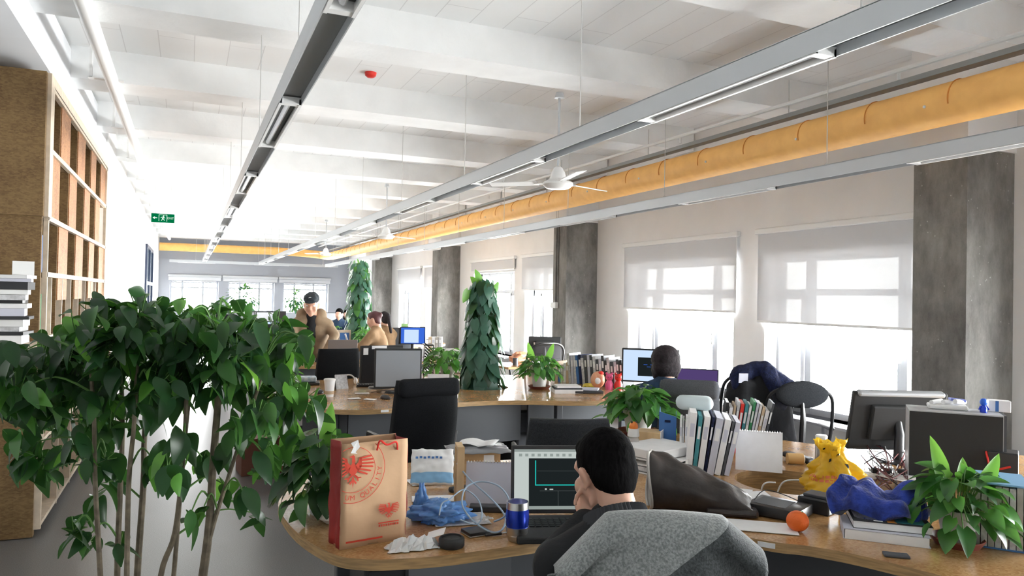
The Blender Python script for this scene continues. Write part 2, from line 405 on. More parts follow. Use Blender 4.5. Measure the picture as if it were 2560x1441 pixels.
def glass_thin():
    m = bpy.data.materials.new('window_glass'); m.use_nodes = True; N, Lk = nt(m); N.remove(N['Principled BSDF'])
    t = N.new('ShaderNodeBsdfTransparent'); t.inputs[0].default_value = (.97, .98, .98, 1); g = N.new('ShaderNodeBsdfGlossy'); g.inputs['Roughness'].default_value = .02
    mx = N.new('ShaderNodeMixShader'); mx.inputs[0].default_value = .05; Lk.new(t.outputs[0], mx.inputs[1]); Lk.new(g.outputs[0], mx.inputs[2]); Lk.new(mx.outputs[0], N['Material Output'].inputs[0]); return m
M['glass'] = glass_thin()
def blind_mat():
    m = bpy.data.materials.new('translucent_blind_fabric'); m.use_nodes = True; N, Lk = nt(m); b = N['Principled BSDF']
    b.inputs['Base Color'].default_value = (.62, .63, .65, 1); b.inputs['Roughness'].default_value = .9
    translucent(m, .013, (.7, .7, .72)); seethrough(m, .0065); return m
M['blind'] = blind_mat()
M['clear'] = seethrough(mat('clear_plastic', (.7, .72, .74), .1), .6)
# ================================================================ ROOM SHELL
WX, XL, YF, YB, ZS, ZB = 5.5, -0.93, 27.95, -5.0, 3.66, 3.4
struct('floor', MB().box((1.2, 11.4, -.05), (12, 36, .1)), M['floor'])
struct('ceiling', MB().box((1.2, 11.4, ZS + .1), (12, 36, .2)), M['slab'])
n = 0
for k in range(-4, 13):
    y1 = 5.62 + 1.985 * (k - 0); 
    if y1 > 27.6: break
    n += 1
    struct('ceiling_beam_%d' % n, MB().box((1.2, y1 - .2, (ZS + ZB) / 2), (8.9 if y1 < 6 else 8.55, .4, ZS - ZB + .02)), M['ceil'])
# right wall with window openings
cols = [3.685 + 6.0 * k for k in range(-1, 4)]
openings = []
for c in cols:
    for a, b in ((.32, 2.32), (2.8, 4.92)):
        if c + b < 27.5: openings.append((c + a, c + b))
ZSILL, ZHEAD = .5, 2.08
mb = MB(); WT = .3
ys = [YB]
for a, b in openings: ys += [a, b]
ys.append(YF)
for i in range(0, len(ys), 2): mb.box((WX + WT / 2, (ys[i] + ys[i + 1]) / 2, ZS / 2), (WT, ys[i + 1] - ys[i], ZS))
for a, b in openings:
    mb.box((WX + WT / 2, (a + b) / 2, ZSILL / 2), (WT, b - a, ZSILL)); mb.box((WX + WT / 2, (a + b) / 2, (ZHEAD + ZS) / 2), (WT, b - a, ZS - ZHEAD))
struct('wall_right', mb, M['wall'])
# far wall
fo = [(-.6, .96), (1.27, 2.84), (3.14, 4.76)]
mb = MB(); xs = [-1.6]
for a, b in fo: xs += [a, b]
xs.append(5.8)
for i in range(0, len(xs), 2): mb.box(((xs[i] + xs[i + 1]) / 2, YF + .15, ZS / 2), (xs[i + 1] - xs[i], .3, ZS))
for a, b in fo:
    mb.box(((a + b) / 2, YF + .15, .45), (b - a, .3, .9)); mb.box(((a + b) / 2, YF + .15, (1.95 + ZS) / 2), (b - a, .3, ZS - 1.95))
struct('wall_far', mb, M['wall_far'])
struct('wall_back', MB().box((1.2, YB - .1, ZS / 2), (9.6, .2, ZS)), M['wall'])
struct('wall_left', MB().box((-3.4, .45, ZS / 2), (.2, 11.1, ZS)).box((XL - .15, 14.15, ZS / 2), (.3, 8.0, ZS)).box((-1.1, 23.1, ZS / 2), (.3, 9.9, ZS)).box((-2.6, 6.16, ZS / 2), (1.86, .3, ZS)).box((-1.71, 8.2, ZS / 2), (.1, 4.0, ZS)), M['wall'])
# beam and soffit above the bookcase
struct('ceiling_beam_18', MB().box((-.955 - .15, 6.6, 3.4), (.3, 23, .46)), M['wall_cool'])
struct('ceiling_soffit', MB().box((-2.38, 3.6, 3.19), (2.24, 17, .04)), M['wall_cool'])
# concrete columns
for i, c in enumerate(cols):
    o = struct('column_%d' % (i + 1), MB().box((5.25, c, 1.36), (.52, .42, 2.72)), M['concrete'])
    struct('column_upper_%d' % (i + 1), MB().box((5.24, c, (2.72 + ZS) / 2), (.54, .45, ZS - 2.72)), M['wall'])
# windows with frames, glass and blinds
MULL = [(.43, 1.5), (.42, 1.55)]
for i, (a, b) in enumerate(openings):
    t = bpy.data.objects.new('window_%d' % (i + 1), None); COL.objects.link(t); t['kind'] = 'structure'; t.location = (WX + .2, (a + b) / 2, ZSILL)
    W = b - a; H = ZHEAD - ZSILL; fr = MB()
    for y in (-W / 2 + .03, W / 2 - .03): fr.box((0, y, H / 2), (.06, .06, H))
    for z in (.03, H - .03, 1.21): fr.box((0, 0, z), (.06, W, .06))
    m1, m2 = W / 2 - .43, -W / 2 + .52
    for y in (m1, m2): fr.box((0, y, H / 2), (.07, .07, H))
    # opening sashes beside the mullions
    for y0, y1 in ((m1 + .035, W / 2 - .06), (-W / 2 + .06, m2 - .035)):
        for y in (y0 + .02, y1 - .02): fr.box((-.03, y, .62), (.05, .045, 1.12))
        for z in (.085, 1.16): fr.box((-.03, (y0 + y1) / 2, z), (.05, y1 - y0, .045))
    fr.build('window_frame', M['pvc'], t)
    MB().box((.01, 0, H / 2), (.006, W - .06, H - .06)).build('window_pane', M['glass'], t)
    MB().box((-.075, m2 - .01, .66), (.03, .022, .13)).build('window_handle', M['white'], t)
    MB().box((-.18, 0, -.012), (.42, W + .04, .024)).build('window_sill', M['pvc'], t)
blinds = {0: 1.5, 1: 1.85, 2: 1.40, 3: 1.49, 4: 1.74, 5: 2.13, 6: 1.80, 7: 1.91, 8: .95, 9: .9}  # drops of unseen blinds set for light: second raised, last two lowered
names = {2: 'wide white roller blind half drawn beside the nearest concrete column', 3: 'white roller blind half drawn, second window from the nearest concrete column',
         4: 'white roller blind partly down just beyond the column with the conduits', 5: 'rolled-up white blind above the window behind the tall leafy pole'}
rest = {6: 'white roller blind just beyond the third concrete column', 7: 'white roller blind of the window right after the narrow blind beyond the third column', 8: 'farthest narrow white roller blind beside the last column', 9: 'white roller blind nearest the far corner of the window wall',
        0: 'white roller blind on the window behind the viewer', 1: 'white roller blind on the window before the nearest column'}
for i, (a, b) in enumerate(openings):
    if i > 9: break
    t = thing('roller_blind', names.get(i, rest.get(i)), 'blind', (WX - .035, (a + b) / 2, 2.34), 0, 'roller blinds on the window wall')
    W = b - a + .15; zb = blinds.get(i, 1.9)
    MB().rbox((0, 0, 0), (.06, W + .06, .06), .012).build('cassette', M['white'], t)
    MB().grid(lambda u, v: (.0, (u - .5) * W, (zb - 2.34) * v), 4, 4).build('blind_fabric', M['blind'], t)
    MB().rbox((0, 0, zb - 2.34), (.014, W, .022), .004).build('bottom_bar', M['white'], t)
    if i in (2, 3): MB().tube([(-.02, -W / 2 - .02, 0), (-.02, -W / 2 - .02, zb - 2.36)], .004, 5).build('pull_chain', M['white'], t)
for i, (a, b) in enumerate(fo):
    t = bpy.data.objects.new('window_%d' % (i + 21), None); COL.objects.link(t); t['kind'] = 'structure'; t.location = ((a + b) / 2, YF + .2, .9)
    W = b - a; H = 1.05; fr = MB()
    for x in (-W / 2 + .03, -W / 6 - .12, W / 6 + .02, W / 2 - .03): fr.box((x, 0, H / 2), (.07, .06, H))
    for z in (.03, H - .03, .84): fr.box((0, 0, z), (W, .05, .05))
    fr.build('window_frame', M['pvc'], t)
    MB().box((0, .01, H / 2), (W - .06, .006, H - .06)).build('window_pane', M['glass'], t)
for i, (a, b) in enumerate([(-.66, 1.05), (1.08, 2.95), (2.98, 4.84)]):
    t = thing('roller_blind', ['rolled-up blind over the far wall window beside the left corner', 'rolled-up blind over the middle window of the far wall', 'rolled-up blind over the far wall window behind the man in the cap'][i], 'blind', ((a + b) / 2, YF - .05, 2.14), 0, 'rolled-up blinds on the far wall')
    MB().rbox((0, 0, 0), (b - a, .08, .09), .015).build('cassette', M['alu'], t)
    MB().grid(lambda u, v: ((u - .5) * (b - a - .04), .02, -.04 - .12 * v), 4, 2).build('blind_fabric', M['blind'], t)
# glazed door in the left wall
t = bpy.data.objects.new('door_1', None); COL.objects.link(t); t['kind'] = 'structure'; t.location = (-.94, 21.0, 0)
f = MB()
for y in (-1.6, -.0, 1.6): f.box((0, y, 1.35), (.07, .09, 2.7))
for z in (.05, 1.78, 2.66): f.box((0, 0, z), (.07, 3.2, .08))
f.build('door_frame', mat('dark_navy_door_frame', (.03, .045, .09), .4), t)
MB().box((-.01, 0, 1.35), (.01, 3.2, 2.6)).build('door_glass', mat('grey_door_glass', (.25, .30, .33), .08), t)
# daylight guides in the window openings (light portals)
for i, (a, b) in enumerate(openings):
    if i > 7: break
    l = bpy.data.lights.new('daylight_portal', 'AREA'); l.shape = 'RECTANGLE'; l.size = b - a; l.size_y = ZHEAD - ZSILL; l.cycles.is_portal = True
    o = bpy.data.objects.new('daylight_portal', l); COL.objects.link(o); o.location = (WX + .32, (a + b) / 2, (ZSILL + ZHEAD) / 2)
    o.rotation_euler = Matrix(((0, 0, 1), (1, 0, 0), (0, 1, 0))).to_euler()
for a, b in fo:
    l = bpy.data.lights.new('daylight_portal', 'AREA'); l.shape = 'RECTANGLE'; l.size = b - a; l.size_y = 1.05; l.cycles.is_portal = True
    o = bpy.data.objects.new('daylight_portal', l); COL.objects.link(o); o.location = ((a + b) / 2, YF + .32, 1.42); o.rotation_euler = (-pi / 2, 0, 0)

# ================================================================ BOOKCASE (left)
cellY = [6.13, 6.66, 7.15, 7.6, 8.12, 8.56, 9.02, 9.46, 9.95]
rowZ = [3.03, 2.585, 2.10, 1.70, 1.245]
bc = thing('bookcase', 'tall strand-board bookcase with a chequer of open and closed cells', 'bookcase', (XL, 6.0, 0))
MB().box((-.35, -.02, 2.6), (.7, .05, 1.0)).box((-.35, .0, 1.67), (.68, .04, .86)).build('end_panel', M['osb_shaded'], bc)
edge = MB(); div = MB(); dk = MB()
edge.box((.0, .07, 2.6), (.05, .14, 1.0))
for z in rowZ: edge.box((0, 2.05, z), (.03, 3.95, .035))
edge.box((0, 3.98, 2.14), (.03, .06, 1.82)); edge.box((0, .1, 1.67), (.03, .03, .86)); edge.box((0, 2.05, 3.08), (.03, 3.95, .08))
edge.build('shelf_edging', M['shelf_edge'], bc)
for y in cellY[1:-1]: div.box((-.18, y - 6, 2.145), (.34, .022, 1.79))
for z in rowZ: div.box((-.18, 2.05, z - .004), (.34, 3.9, .022))
div.build('divider', M['osb_shaded'], bc)
MB().box((-.36, 2.05, 2.18), (.03, 3.95, 1.86)).build('back_panel', M['osb_shaded'], bc)
for r in range(4):
    for c in range(8):
        if (r + c) % 2 == 1 and r < 3 or (r == 3 and c in (1, 3, 5, 7)):
            y0, y1 = cellY[c] - 6 + .012, cellY[c + 1] - 6 - .012; z0, z1 = rowZ[r + 1] + .018, rowZ[r] - .018
            if r == 3: z0 = z1 - .17
            MB().box((-.012, (y0 + y1) / 2, (z0 + z1) / 2), (.02, y1 - y0, z1 - z0)).build('cell_door', M['osb'], bc)
for c in range(8):   # lower row: narrow dividers
    y = (cellY[c] + cellY[c + 1]) / 2 - 6
    MB().box((-.15, y, 1.47), (.3, .018, .42)).build('divider', M['shelf_edge'], bc)
lc = thing('low_cabinet', 'low strand-board cabinet with a pale counter carrying the magazines', 'cabinet', (XL, 5.85, 0))
MB().box((-.3, 2.0, 1.215), (.73, 4.6, .045)).build('counter_top', M['shelf_edge'], lc)
MB().box((-.3, -.25, .596), (.70, .05, 1.18)).build('end_panel', M['osb_shaded'], lc)
MB().box((-.62, 2.0, .6), (.03, 4.5, 1.15)).build('back_panel', M['osb'], lc)
d = MB()
for i in range(8): d.box((-.28, -.25 + i * .63, .62), (.74, .025, 1.14))
for z in (.08, .62): d.box((-.28, 2.0, z), (.74, 4.5, .025))
d.build('divider', M['shelf_edge'], lc)
# magazines stacked on the counter in front of the bookcase's end panel
mg = [M['paper'], M['black'], M['paper_grey'], M['white'], M['dark_panel'], M['lilac']]
random.seed(3); z = 1.238; k = 0
wl_ = ['white', 'black', 'grey', 'glossy white', 'charcoal', 'pale lilac']
TH = [.055, .022, .03, .045, .02, .05, .03, .02, .035, .03, .05, .02, .022]
ML = ['thick white magazine at the bottom of the stack on the low cabinet', 'thin black magazine just above the bottom one in the cabinet stack', 'grey magazine, third from the bottom of the cabinet stack', 'thick glossy white catalogue, fourth from the bottom of the cabinet stack',
      'thin charcoal magazine under a thick lilac-white catalogue in the cabinet stack', 'thick lilac-white catalogue low in the middle of the cabinet stack', 'white magazine in the very middle of the cabinet stack', 'thin black magazine in the middle of the cabinet stack',
      'grey magazine, fifth from the top of the cabinet stack', 'glossy white magazine, fourth from the top of the cabinet stack', 'thick charcoal book, third from the top of the cabinet stack', 'thin lilac-white magazine lying second from the top of the cabinet stack', 'white magazine lying on top of the stack on the low cabinet']
for i, th in enumerate(TH):
    p = at(52, 835, 1.238)
    m = mg[k % 6]; o = MB().box((0, 0, th / 2), (.30, .22, th)).build('magazine', [m], loc=(-1.12 + random.uniform(-.02, .03), 5.76 + random.uniform(-.02, .02), z), rz=random.uniform(-.12, .12))
    tag(o, ML[i], 'magazine', 'magazines stacked on the low cabinet'); z += th + .0015; k += 1
o = MB().box((0, 0, .045), (.12, .09, .09)).build('small_box', M['white'], loc=(-1.0, 5.75, z), rz=.2)
tag(o, 'small white box standing on top of the magazine stack', 'box')
def shelf_books(r, c, specs, grp):
    y = cellY[c] - 6 + .03 + 6; z0 = rowZ[r + 1] + .015
    for mk, th, h, lab in specs:
        o = MB().box((0, 0, h / 2), (.2, th, h)).build('book', M[mk], loc=(XL - .04 - .1, y + th / 2, z0)); tag(o, lab, 'book', grp); y += th + .004
shelf_books(2, 0, [('blue_card', .08, .27, 'thick blue binder on the shelf above the low cabinet'), ('navy', .05, .26, 'navy folder beside the thick blue binder on the shelf'), ('lilac', .05, .22, 'lilac folder beside the navy one on the shelf')], 'folders in the bookcase')
shelf_books(3, 0, [('green', .12, .30, 'thick green binder standing on the lowest bookcase shelf'), ('paper', .05, .27, 'white folder right beside the green binder in the bookcase')], 'folders in the bookcase')
shelf_books(3, 2, [('paper', .10, .28, 'wide white folder by itself, second from the green binder'), ('dark_panel', .05, .30, 'dark grey folder after the wide white one in the bookcase')], 'folders in the bookcase')
shelf_books(3, 4, [('navy', .10, .29, 'navy folder farthest along the lowest bookcase shelf')], 'folders in the bookcase')

# ================================================================ CEILING FITTINGS
def strip(X, y0, y1, lit, label, z=2.55, phase=0.0, horiz=False, rods=()):
    t = thing('light_track', label, 'light fitting', (X, y0, z) if not horiz else (y0, X, z), 0 if not horiz else -pi / 2, 'suspended light tracks')
    L = y1 - y0; b = MB()
    b.box((-.052, L / 2, 0), (.005, L, .09)); b.box((.052, L / 2, 0), (.005, L, .09)); b.box((0, L / 2, .045), (.109, L, .005))
    b.build('channel', M['alu'], t)
    MB().box((0, L / 2, .0), (.098, L, .012)).build('channel_inside', M['alu_dark'], t)
    k = 0; y = phase
    while y + 1.15 < L:
        if y > -.01:
            lm = MB().box((-.045, y + .58, -.035), (.012, 1.16, .03)).box((.045, y + .58, -.035), (.012, 1.16, .03)).box((0, y + .02, -.03), (.1, .04, .035)).box((0, y + 1.14, -.03), (.1, .04, .035)).build('lamp_housing', M['white'] if lit else M['alu'], t)
            MB().tube([(0, y + .05, -.025), (0, y + 1.1, -.025)], .014, 8).build('lamp_tube', M['lamp'] if lit(y0 + y) else M['lamp_off'], lm, smooth=True)
        y += 2.4
    for i, ry in enumerate(rods):
        rt = ZS - z if i % 2 else ZB - z
        yy = ry - y0
        # rod reaches the beam where there is one, the slab elsewhere
        on_beam = any(5.62 + 1.985 * q - .4 < ry < 5.62 + 1.985 * q for q in range(-4, 12))
        rt = (ZB if on_beam else ZS) - z
        MB().tube([(0, yy, .045), (0, yy, rt)], .0035, 5).cyl((0, yy, .045), .014, .02, 8).build('suspension_rod', M['rod'], t)
    return t
rods = [-.6 + 2.0 * i for i in range(14)]
strip(.425, -1.5, 24.6, lambda y: y > 7, 'leftmost long suspended light track with lit tubes', phase=.35, rods=rods)
strip(2.1, -1.5, 25.0, lambda y: y > 9, 'middle long suspended light track crossing in front of the fans', phase=1.1, rods=[r + .45 for r in rods])
strip(4.22, -1.0, 25.2, lambda y: y > 11, 'long suspended light track nearest the windows and columns', phase=.75, rods=[r + .6 for r in rods])
strip(26.9, -.6, 4.9, lambda y: True, 'cross light track hanging in front of the far wall', z=2.6, phase=.25, horiz=True, rods=[.2, 2.4, 4.4])
# orange fabric duct with a bend
R_ = .135
def ductpath():
    pts = [(4.45, -2 + .5 * i, 2.9) for i in range(56)]
    pts += [(4.40, 26.2, 2.92), (4.25, 26.75, 2.98), (3.9, 27.1, 3.03), (3.4, 27.25, 3.06)] + [(2.9 - .5 * i, 27.28, 3.08) for i in range(8)] + [(-.92, 27.28, 3.08)]
    return pts
dt = thing('air_duct', 'long orange fabric air duct running below the beams and round the far corner', 'duct', (4.45, 3, 2.9))
b = MB(); b.T = Matrix.Translation((-4.45, -3, -2.9)); b.tube([p for i, p in enumerate(ductpath())], R_, 28).build('duct_tube', M['orange'], dt, smooth=True)
for i in range(44):
    yy = -1.2 + .62 * i
    MB().tube([(R_ * 1.012 * cos(a) , yy - 3, R_ * 1.012 * sin(a)) for a in [radians(q) for q in range(75, 196, 8)]], .0045, 5).build('duct_seam', M['orange_seam'], dt)
for i in range(14):
    yy = 2.2 + 1.1 * i
    MB().sph((-R_ * .99, yy - 3, -.02), .011, 8).build('duct_nozzle', M['white'], dt)
# pipes
t = thing('sprinkler_pipe', 'white sprinkler pipe running above the orange duct', 'pipe', (4.25, -2, 3.2))
MB().tube([(.3, 0, 0), (.15, 8, .02), (0, 16, .05), (-.1, 28.5, .05)], .018, 8).build('pipe_run', M['pipe'], t, smooth=True)
for i in range(9): MB().tube([(.3 - i * .05, .8 + 2.4 * i, 0), (.3 - i * .05, .8 + 2.4 * i, -.05)], .012, 6).build('sprinkler_head', M['pipe'], t)
t = thing('cable_tray', 'thin grey cable tray hung just above the orange duct', 'cable tray', (4.43, -2, 3.11))
MB().box((0, 14.5, 0), (.09, 29, .035)).build('tray', M['alu_dark'], t)
for i in range(14): MB().tube([(0, .6 + 2 * i, .01), (0, .6 + 2 * i, .3)], .006, 5).build('hanger_rod', M['rod'], t)
t = thing('ceiling_pipe', 'thick white pipe clamped along the bookcase side of the ceiling', 'pipe', (-.62, -2, 3.33))
MB().tube([(0, 0, 0), (0, 29, 0)], .05, 14).build('pipe_run', M['pipe'], t, smooth=True)
for i in range(14): MB().box((-.04, .9 + 2 * i, .0), (.26, .05, .012)).box((-.15, .9 + 2 * i, .13), (.02, .05, .26)).build('pipe_clamp', M['pipe'], t)
for i, (x, y) in enumerate([(-.3, 3.2), (-.36, 3.2)]):
    pass
# fans
def fan(loc, rot, zt, zh, label):
    t = thing('ceiling_fan', label, 'fan', (loc[0], loc[1], zh), rot, 'ceiling fans beside the middle light track')
    MB().tube([(0, 0, .12), (0, 0, zt - zh)], .011, 8).cyl((0, 0, zt - zh - .05), .045, .05, 12, r2=.03).build('down_rod', M['alu'], t, smooth=True)
    MB().lathe([(.001, -.06), (.10, -.05), (.135, -.02), (.13, 0), (.075, .03), (.06, .09), (.035, .13), (.02, .14)], 28).build('motor_housing', M['white'], t, smooth=True)
    for k in range(3):
        a = 2 * pi * k / 3
        b = MB(); b.T = Matrix.Rotation(a, 4, 'Z')
        b.box((.15, 0, -.005), (.12, .03, .006)); b.rbox((.40, 0, 0), (.44, .10, .008), .003, rot=(radians(11), 0, 0)); b.build('fan_blade', M['white'], t)
fan((2.93, 5.75), .35, ZB, 2.61, 'nearest white ceiling fan on a long rod')
fan((2.90, 11.75), .5, ZB, 2.56, 'second white ceiling fan seen past the middle light track')
fan((3.02, 18.2), .2, ZB, 2.58, 'farthest white ceiling fan in front of the orange duct bend')
o = MB().lathe([(.001, -.045), (.03, -.045), (.05, -.03), (.055, 0)], 20).build('fire_alarm', M['red'], loc=(1.50, 6.8, ZS), smooth=True); tag(o, 'small red fire alarm on the white ceiling', 'alarm')
# exit sign
p = atx(410, 546, -.42)
p = Vector((-.43, 14.0, 2.845))
t = thing('exit_sign', 'green lit exit sign with arrow and running figure', 'exit sign', p, face(p))
MB().rbox((0, 0, 0), (.36, .03, .15), .006).build('sign_box', M['exit_green'], t)
s = MB()
s.box((-.115, -.017, 0), (.05, .002, .012)); s.add([(-.16, -.018, 0), (-.125, -.018, -.025), (-.125, -.018, .025)], [(0, 1, 2)])
s.build('arrow_mark', M['exit_white'], t)
s = MB(); s.box((-.0, -.017, .055), (.13, .002, .008)).box((-.062, -.017, 0), (.008, .002, .11)).box((.062, -.017, 0), (.008, .002, .11))
s.sph((.01, -.017, .035), (.011, .001, .011), 10); s.box((0, -.017, .005), (.02, .002, .04), (0, .35, 0)); s.box((.02, -.017, .008), (.034, .002, .008), (0, .5, 0)); s.box((-.022, -.017, .012), (.03, .002, .008), (0, -.6, 0))
s.box((.016, -.017, -.026), (.01, .002, .036), (0, -.5, 0)); s.box((-.014, -.017, -.028), (.01, .002, .04), (0, .6, 0)); s.build('running_figure_mark', M['exit_white'], t)
EXIT_SIGN = t
MB().tube([(-.12, 0, .07), (-.12, 0, ZB - 2.845)], .004, 5).tube([(.12, 0, .07), (.12, 0, ZB - 2.845)], .004, 5).build('hanger_rod', M['rod'], t)
# air-conditioner boxes above the far columns, conduits on the second column
for (X, Y, lab) in [(4.78, 16.0, 'white duct box above the third concrete column'), (4.7, 21.3, 'white duct box above the farthest concrete column')]:
    p = (X, Y, 2.9)
for i, (px, py, X, Y, lab) in enumerate([(958, 628, 4.6, 21.5, 'white air unit box beside the farthest concrete column top'), (1128, 590, 4.85, 15.9, 'white air unit box above the third concrete column')]):
    t = thing('air_unit', lab, 'air conditioner', (4.85, Y, 2.72), 0, 'air units on the columns'); MB().rbox((0, -.3, .02), (.30, .55, .26), .02).build('housing', M['white'], t); MB().box((-.15, -.3, -.05), (.006, .45, .04)).build('air_slot', M['alu'], t)
t = thing('conduit_pair', 'pair of thin metal conduits running down the second concrete column', 'conduit', (4.98, 9.75, 1.55))
for dy in (-.03, .03): MB().tube([(0, dy, 0), (0, dy, 1.55)], .012, 8).build('conduit', M['concrete'], t)
o = MB().rbox((0, 0, 0), (.05, .16, .09), .008).build('junction_box', M['white'], loc=(4.96, 9.78, 1.5)); tag(o, 'white junction box at the lower end of the column conduits', 'junction box')
# ================================================================ DESKS
def desk(name, label, outline, hole, hole_r, z=.75, th=.036, legs=(), panels=(), group=None, stickers=()):
    c = Vector((sum(p[0] for p in outline) / len(outline), sum(p[1] for p in outline) / len(outline), 0))
    t = thing(name, label, 'desk', c, 0, group)
    out = [(p.x - c.x, p.y - c.y) for p in spline([(a, b, 0) for a, b in outline], 6, True)]
    holes = []
    if hole: holes = [[(hole[0] - c.x + hole_r * cos(2 * pi * i / 36), hole[1] - c.y + hole_r * sin(2 * pi * i / 36)) for i in range(36)]]
    MB().prism(out, z - th, z, holes, mi=0, mi_side=1).build('desk_top', [M['wood'], M['wood_edge']], t)
    if hole:
        MB().lathe([(hole_r + .004, -.34), (hole_r + .004, -.002)], 36, (hole[0] - c.x, hole[1] - c.y, z), caps=False).build('planter_well', M['wood_edge'], t, smooth=True)
    for (x, y) in legs: MB().rbox((x - c.x, y - c.y, (z - th) / 2), (.06, .06, z - th), .006).build('leg', M['grey_panel'], t)
    for (x0, y0, x1, y1, z0, z1) in panels:
        a, b = Vector((x0 - c.x, y0 - c.y, 0)), Vector((x1 - c.x, y1 - c.y, 0)); m = (a + b) / 2
        MB().box((m.x, m.y, (z0 + z1) / 2), ((b - a).length, .025, z1 - z0), (0, 0, atan2((b - a).y, (b - a).x))).build('modesty_panel', M['grey_panel'] if z1 - z0 > .3 else M['dark_panel'], t)
    for (x, y, a) in stickers: MB().box((x - c.x, y - c.y, z - .014), (.06, .003, .018), (0, 0, a)).build('edge_sticker', M['paper'], t)
    return t
T1 = [(.36, 3.17), (.35, 2.94), (.38, 2.68), (.45, 2.46), (.53, 2.375), (.65, 2.335), (.8, 2.315), (1.0, 2.32), (1.17, 2.335), (1.3, 2.42), (1.45, 2.52), (1.6, 2.52), (1.74, 2.4), (1.85, 2.15), (1.93, 2.03), (2.0, 1.97), (2.08, 1.86), (2.15, 1.71), (2.2, 1.58), (2.3, 1.42), (2.6, 1.22), (3.2, 1.1), (3.9, 1.3), (4.4, 1.9), (4.45, 2.6), (4.1, 3.05), (3.6, 3.25), (3.35, 3.6), (3.2, 4.0), (2.9, 4.16), (2.6, 4.2), (2.4, 4.05), (2.3, 3.75), (2.05, 3.55), (1.57, 3.56), (1.28, 3.62), (1.02, 3.66), (.7, 3.62), (.47, 3.47)]
H1 = (2.63, 2.70)
desk('curved_desk', 'large organic-shaped wooden desk in front, with a round planter hole', T1, H1, .245, legs=[(.65, 3.3), (2.6, 1.9), (4.0, 2.6), (2.7, 3.95)],
     panels=[(.75, 2.62, 1.2, 2.72, .12, .71), (2.0, 2.3, 2.4, 1.75, .05, .71), (.8, 3.5, 1.9, 3.45, .1, .71)], stickers=[(1.905, 2.055, -.9)])
T2 = [(.53, 6.9), (.52, 6.44), (.58, 6.1), (.69, 5.86), (.88, 5.62), (1.09, 5.48), (1.3, 5.44), (1.5, 5.47), (1.96, 5.60), (2.3, 5.63), (2.6, 5.56), (2.82, 5.46), (3.1, 5.38), (3.5, 5.42), (4.0, 5.7), (4.3, 6.2), (4.4, 6.9), (4.2, 7.3), (3.4, 7.4), (2.95, 7.6), (2.7, 8.15), (2.35, 8.25), (2.0, 7.8), (1.4, 7.45), (.95, 7.5), (.62, 7.3)]
H2 = (2.55, 6.52)
desk('curved_desk', 'second organic-shaped wooden desk, around the tall leafy pole', T2, H2, .26, legs=[(.75, 6.1), (.75, 7.2), (3.0, 5.8), (4.1, 6.5), (2.4, 8.0), (1.05, 5.8)],
     panels=[(.85, 6.0, 1.15, 5.75, .02, .70), (1.15, 5.75, 2.7, 5.95, .35, .70), (.75, 6.2, .75, 7.1, .4, .7), (1.3, 6.4, 2.3, 6.6, .0, .6), (2.75, 5.9, 3.6, 5.95, .38, .7)], stickers=[(1.36, 5.435, .05), (2.45, 5.62, -.12)])
T3 = [(.8, 9.3), (.92, 9.08), (1.2, 8.96), (1.6, 8.93), (2.1, 9.08), (2.6, 9.25), (3.1, 9.3), (3.4, 9.5), (3.3, 9.9), (2.8, 10.05), (2.3, 9.8), (1.8, 9.5), (1.4, 9.4), (1.0, 9.45)]
desk('curved_desk', 'third organic-shaped wooden desk, below the man in the cap', T3, None, .25, legs=[(1.0, 9.25), (1.9, 9.3), (3.1, 9.6)], panels=[(1.1, 9.15, 1.8, 9.15, .1, .7), (2.1, 9.4, 3.1, 9.6, .1, .7)])
T3o = [(.75, 10.4), (.7, 9.9), (.82, 9.4), (1.05, 9.1), (1.5, 8.98), (2.0, 9.1), (2.6, 9.25), (3.1, 9.1), (3.7, 9.2), (4.2, 9.7), (4.3, 10.4), (4.0, 10.9), (3.2, 11.0), (2.8, 11.3), (2.6, 11.8), (2.2, 11.9), (1.9, 11.4), (1.5, 11.1), (1.0, 11.0)]
T4 = [(x, y + 2.85) for x, y in T3o]
H3 = (2.66, 12.55)
desk('curved_desk', 'fourth organic-shaped wooden desk, behind the man in the cap', T4, H3, .24, legs=[(.95, 12.4), (1.1, 13.6), (3.7, 12.6), (2.3, 14.4)], panels=[(1.0, 12.3, 1.8, 12.2, .1, .7), (2.2, 12.2, 3.5, 12.3, .1, .7)])
T5 = [(x, y + 7.2) for x, y in T3o]
desk('curved_desk', 'farthest organic-shaped wooden desk, near the far windows', T5, None, .2, legs=[(1.0, 16.8), (1.2, 18.0), (3.9, 17.1), (2.3, 18.8)], panels=[(1.1, 16.7, 1.9, 16.6, .1, .7)])
# straight bench by the window with crossed legs
t = thing('side_table', 'small wooden side table with crossed legs by the window, behind the leafy pole', 'table', (3.98, 8.62, 0), .1)
MB().rbox((0, 0, .735), (.85, .6, .03), .006).build('table_top', M['wood'], t)
for s in (-1, 1):
    for q in (-1, 1): MB().tube([(s * .38, q * .26, .72), (s * .22, q * .2, .0)], .014, 8).build('leg', M['black'], t)
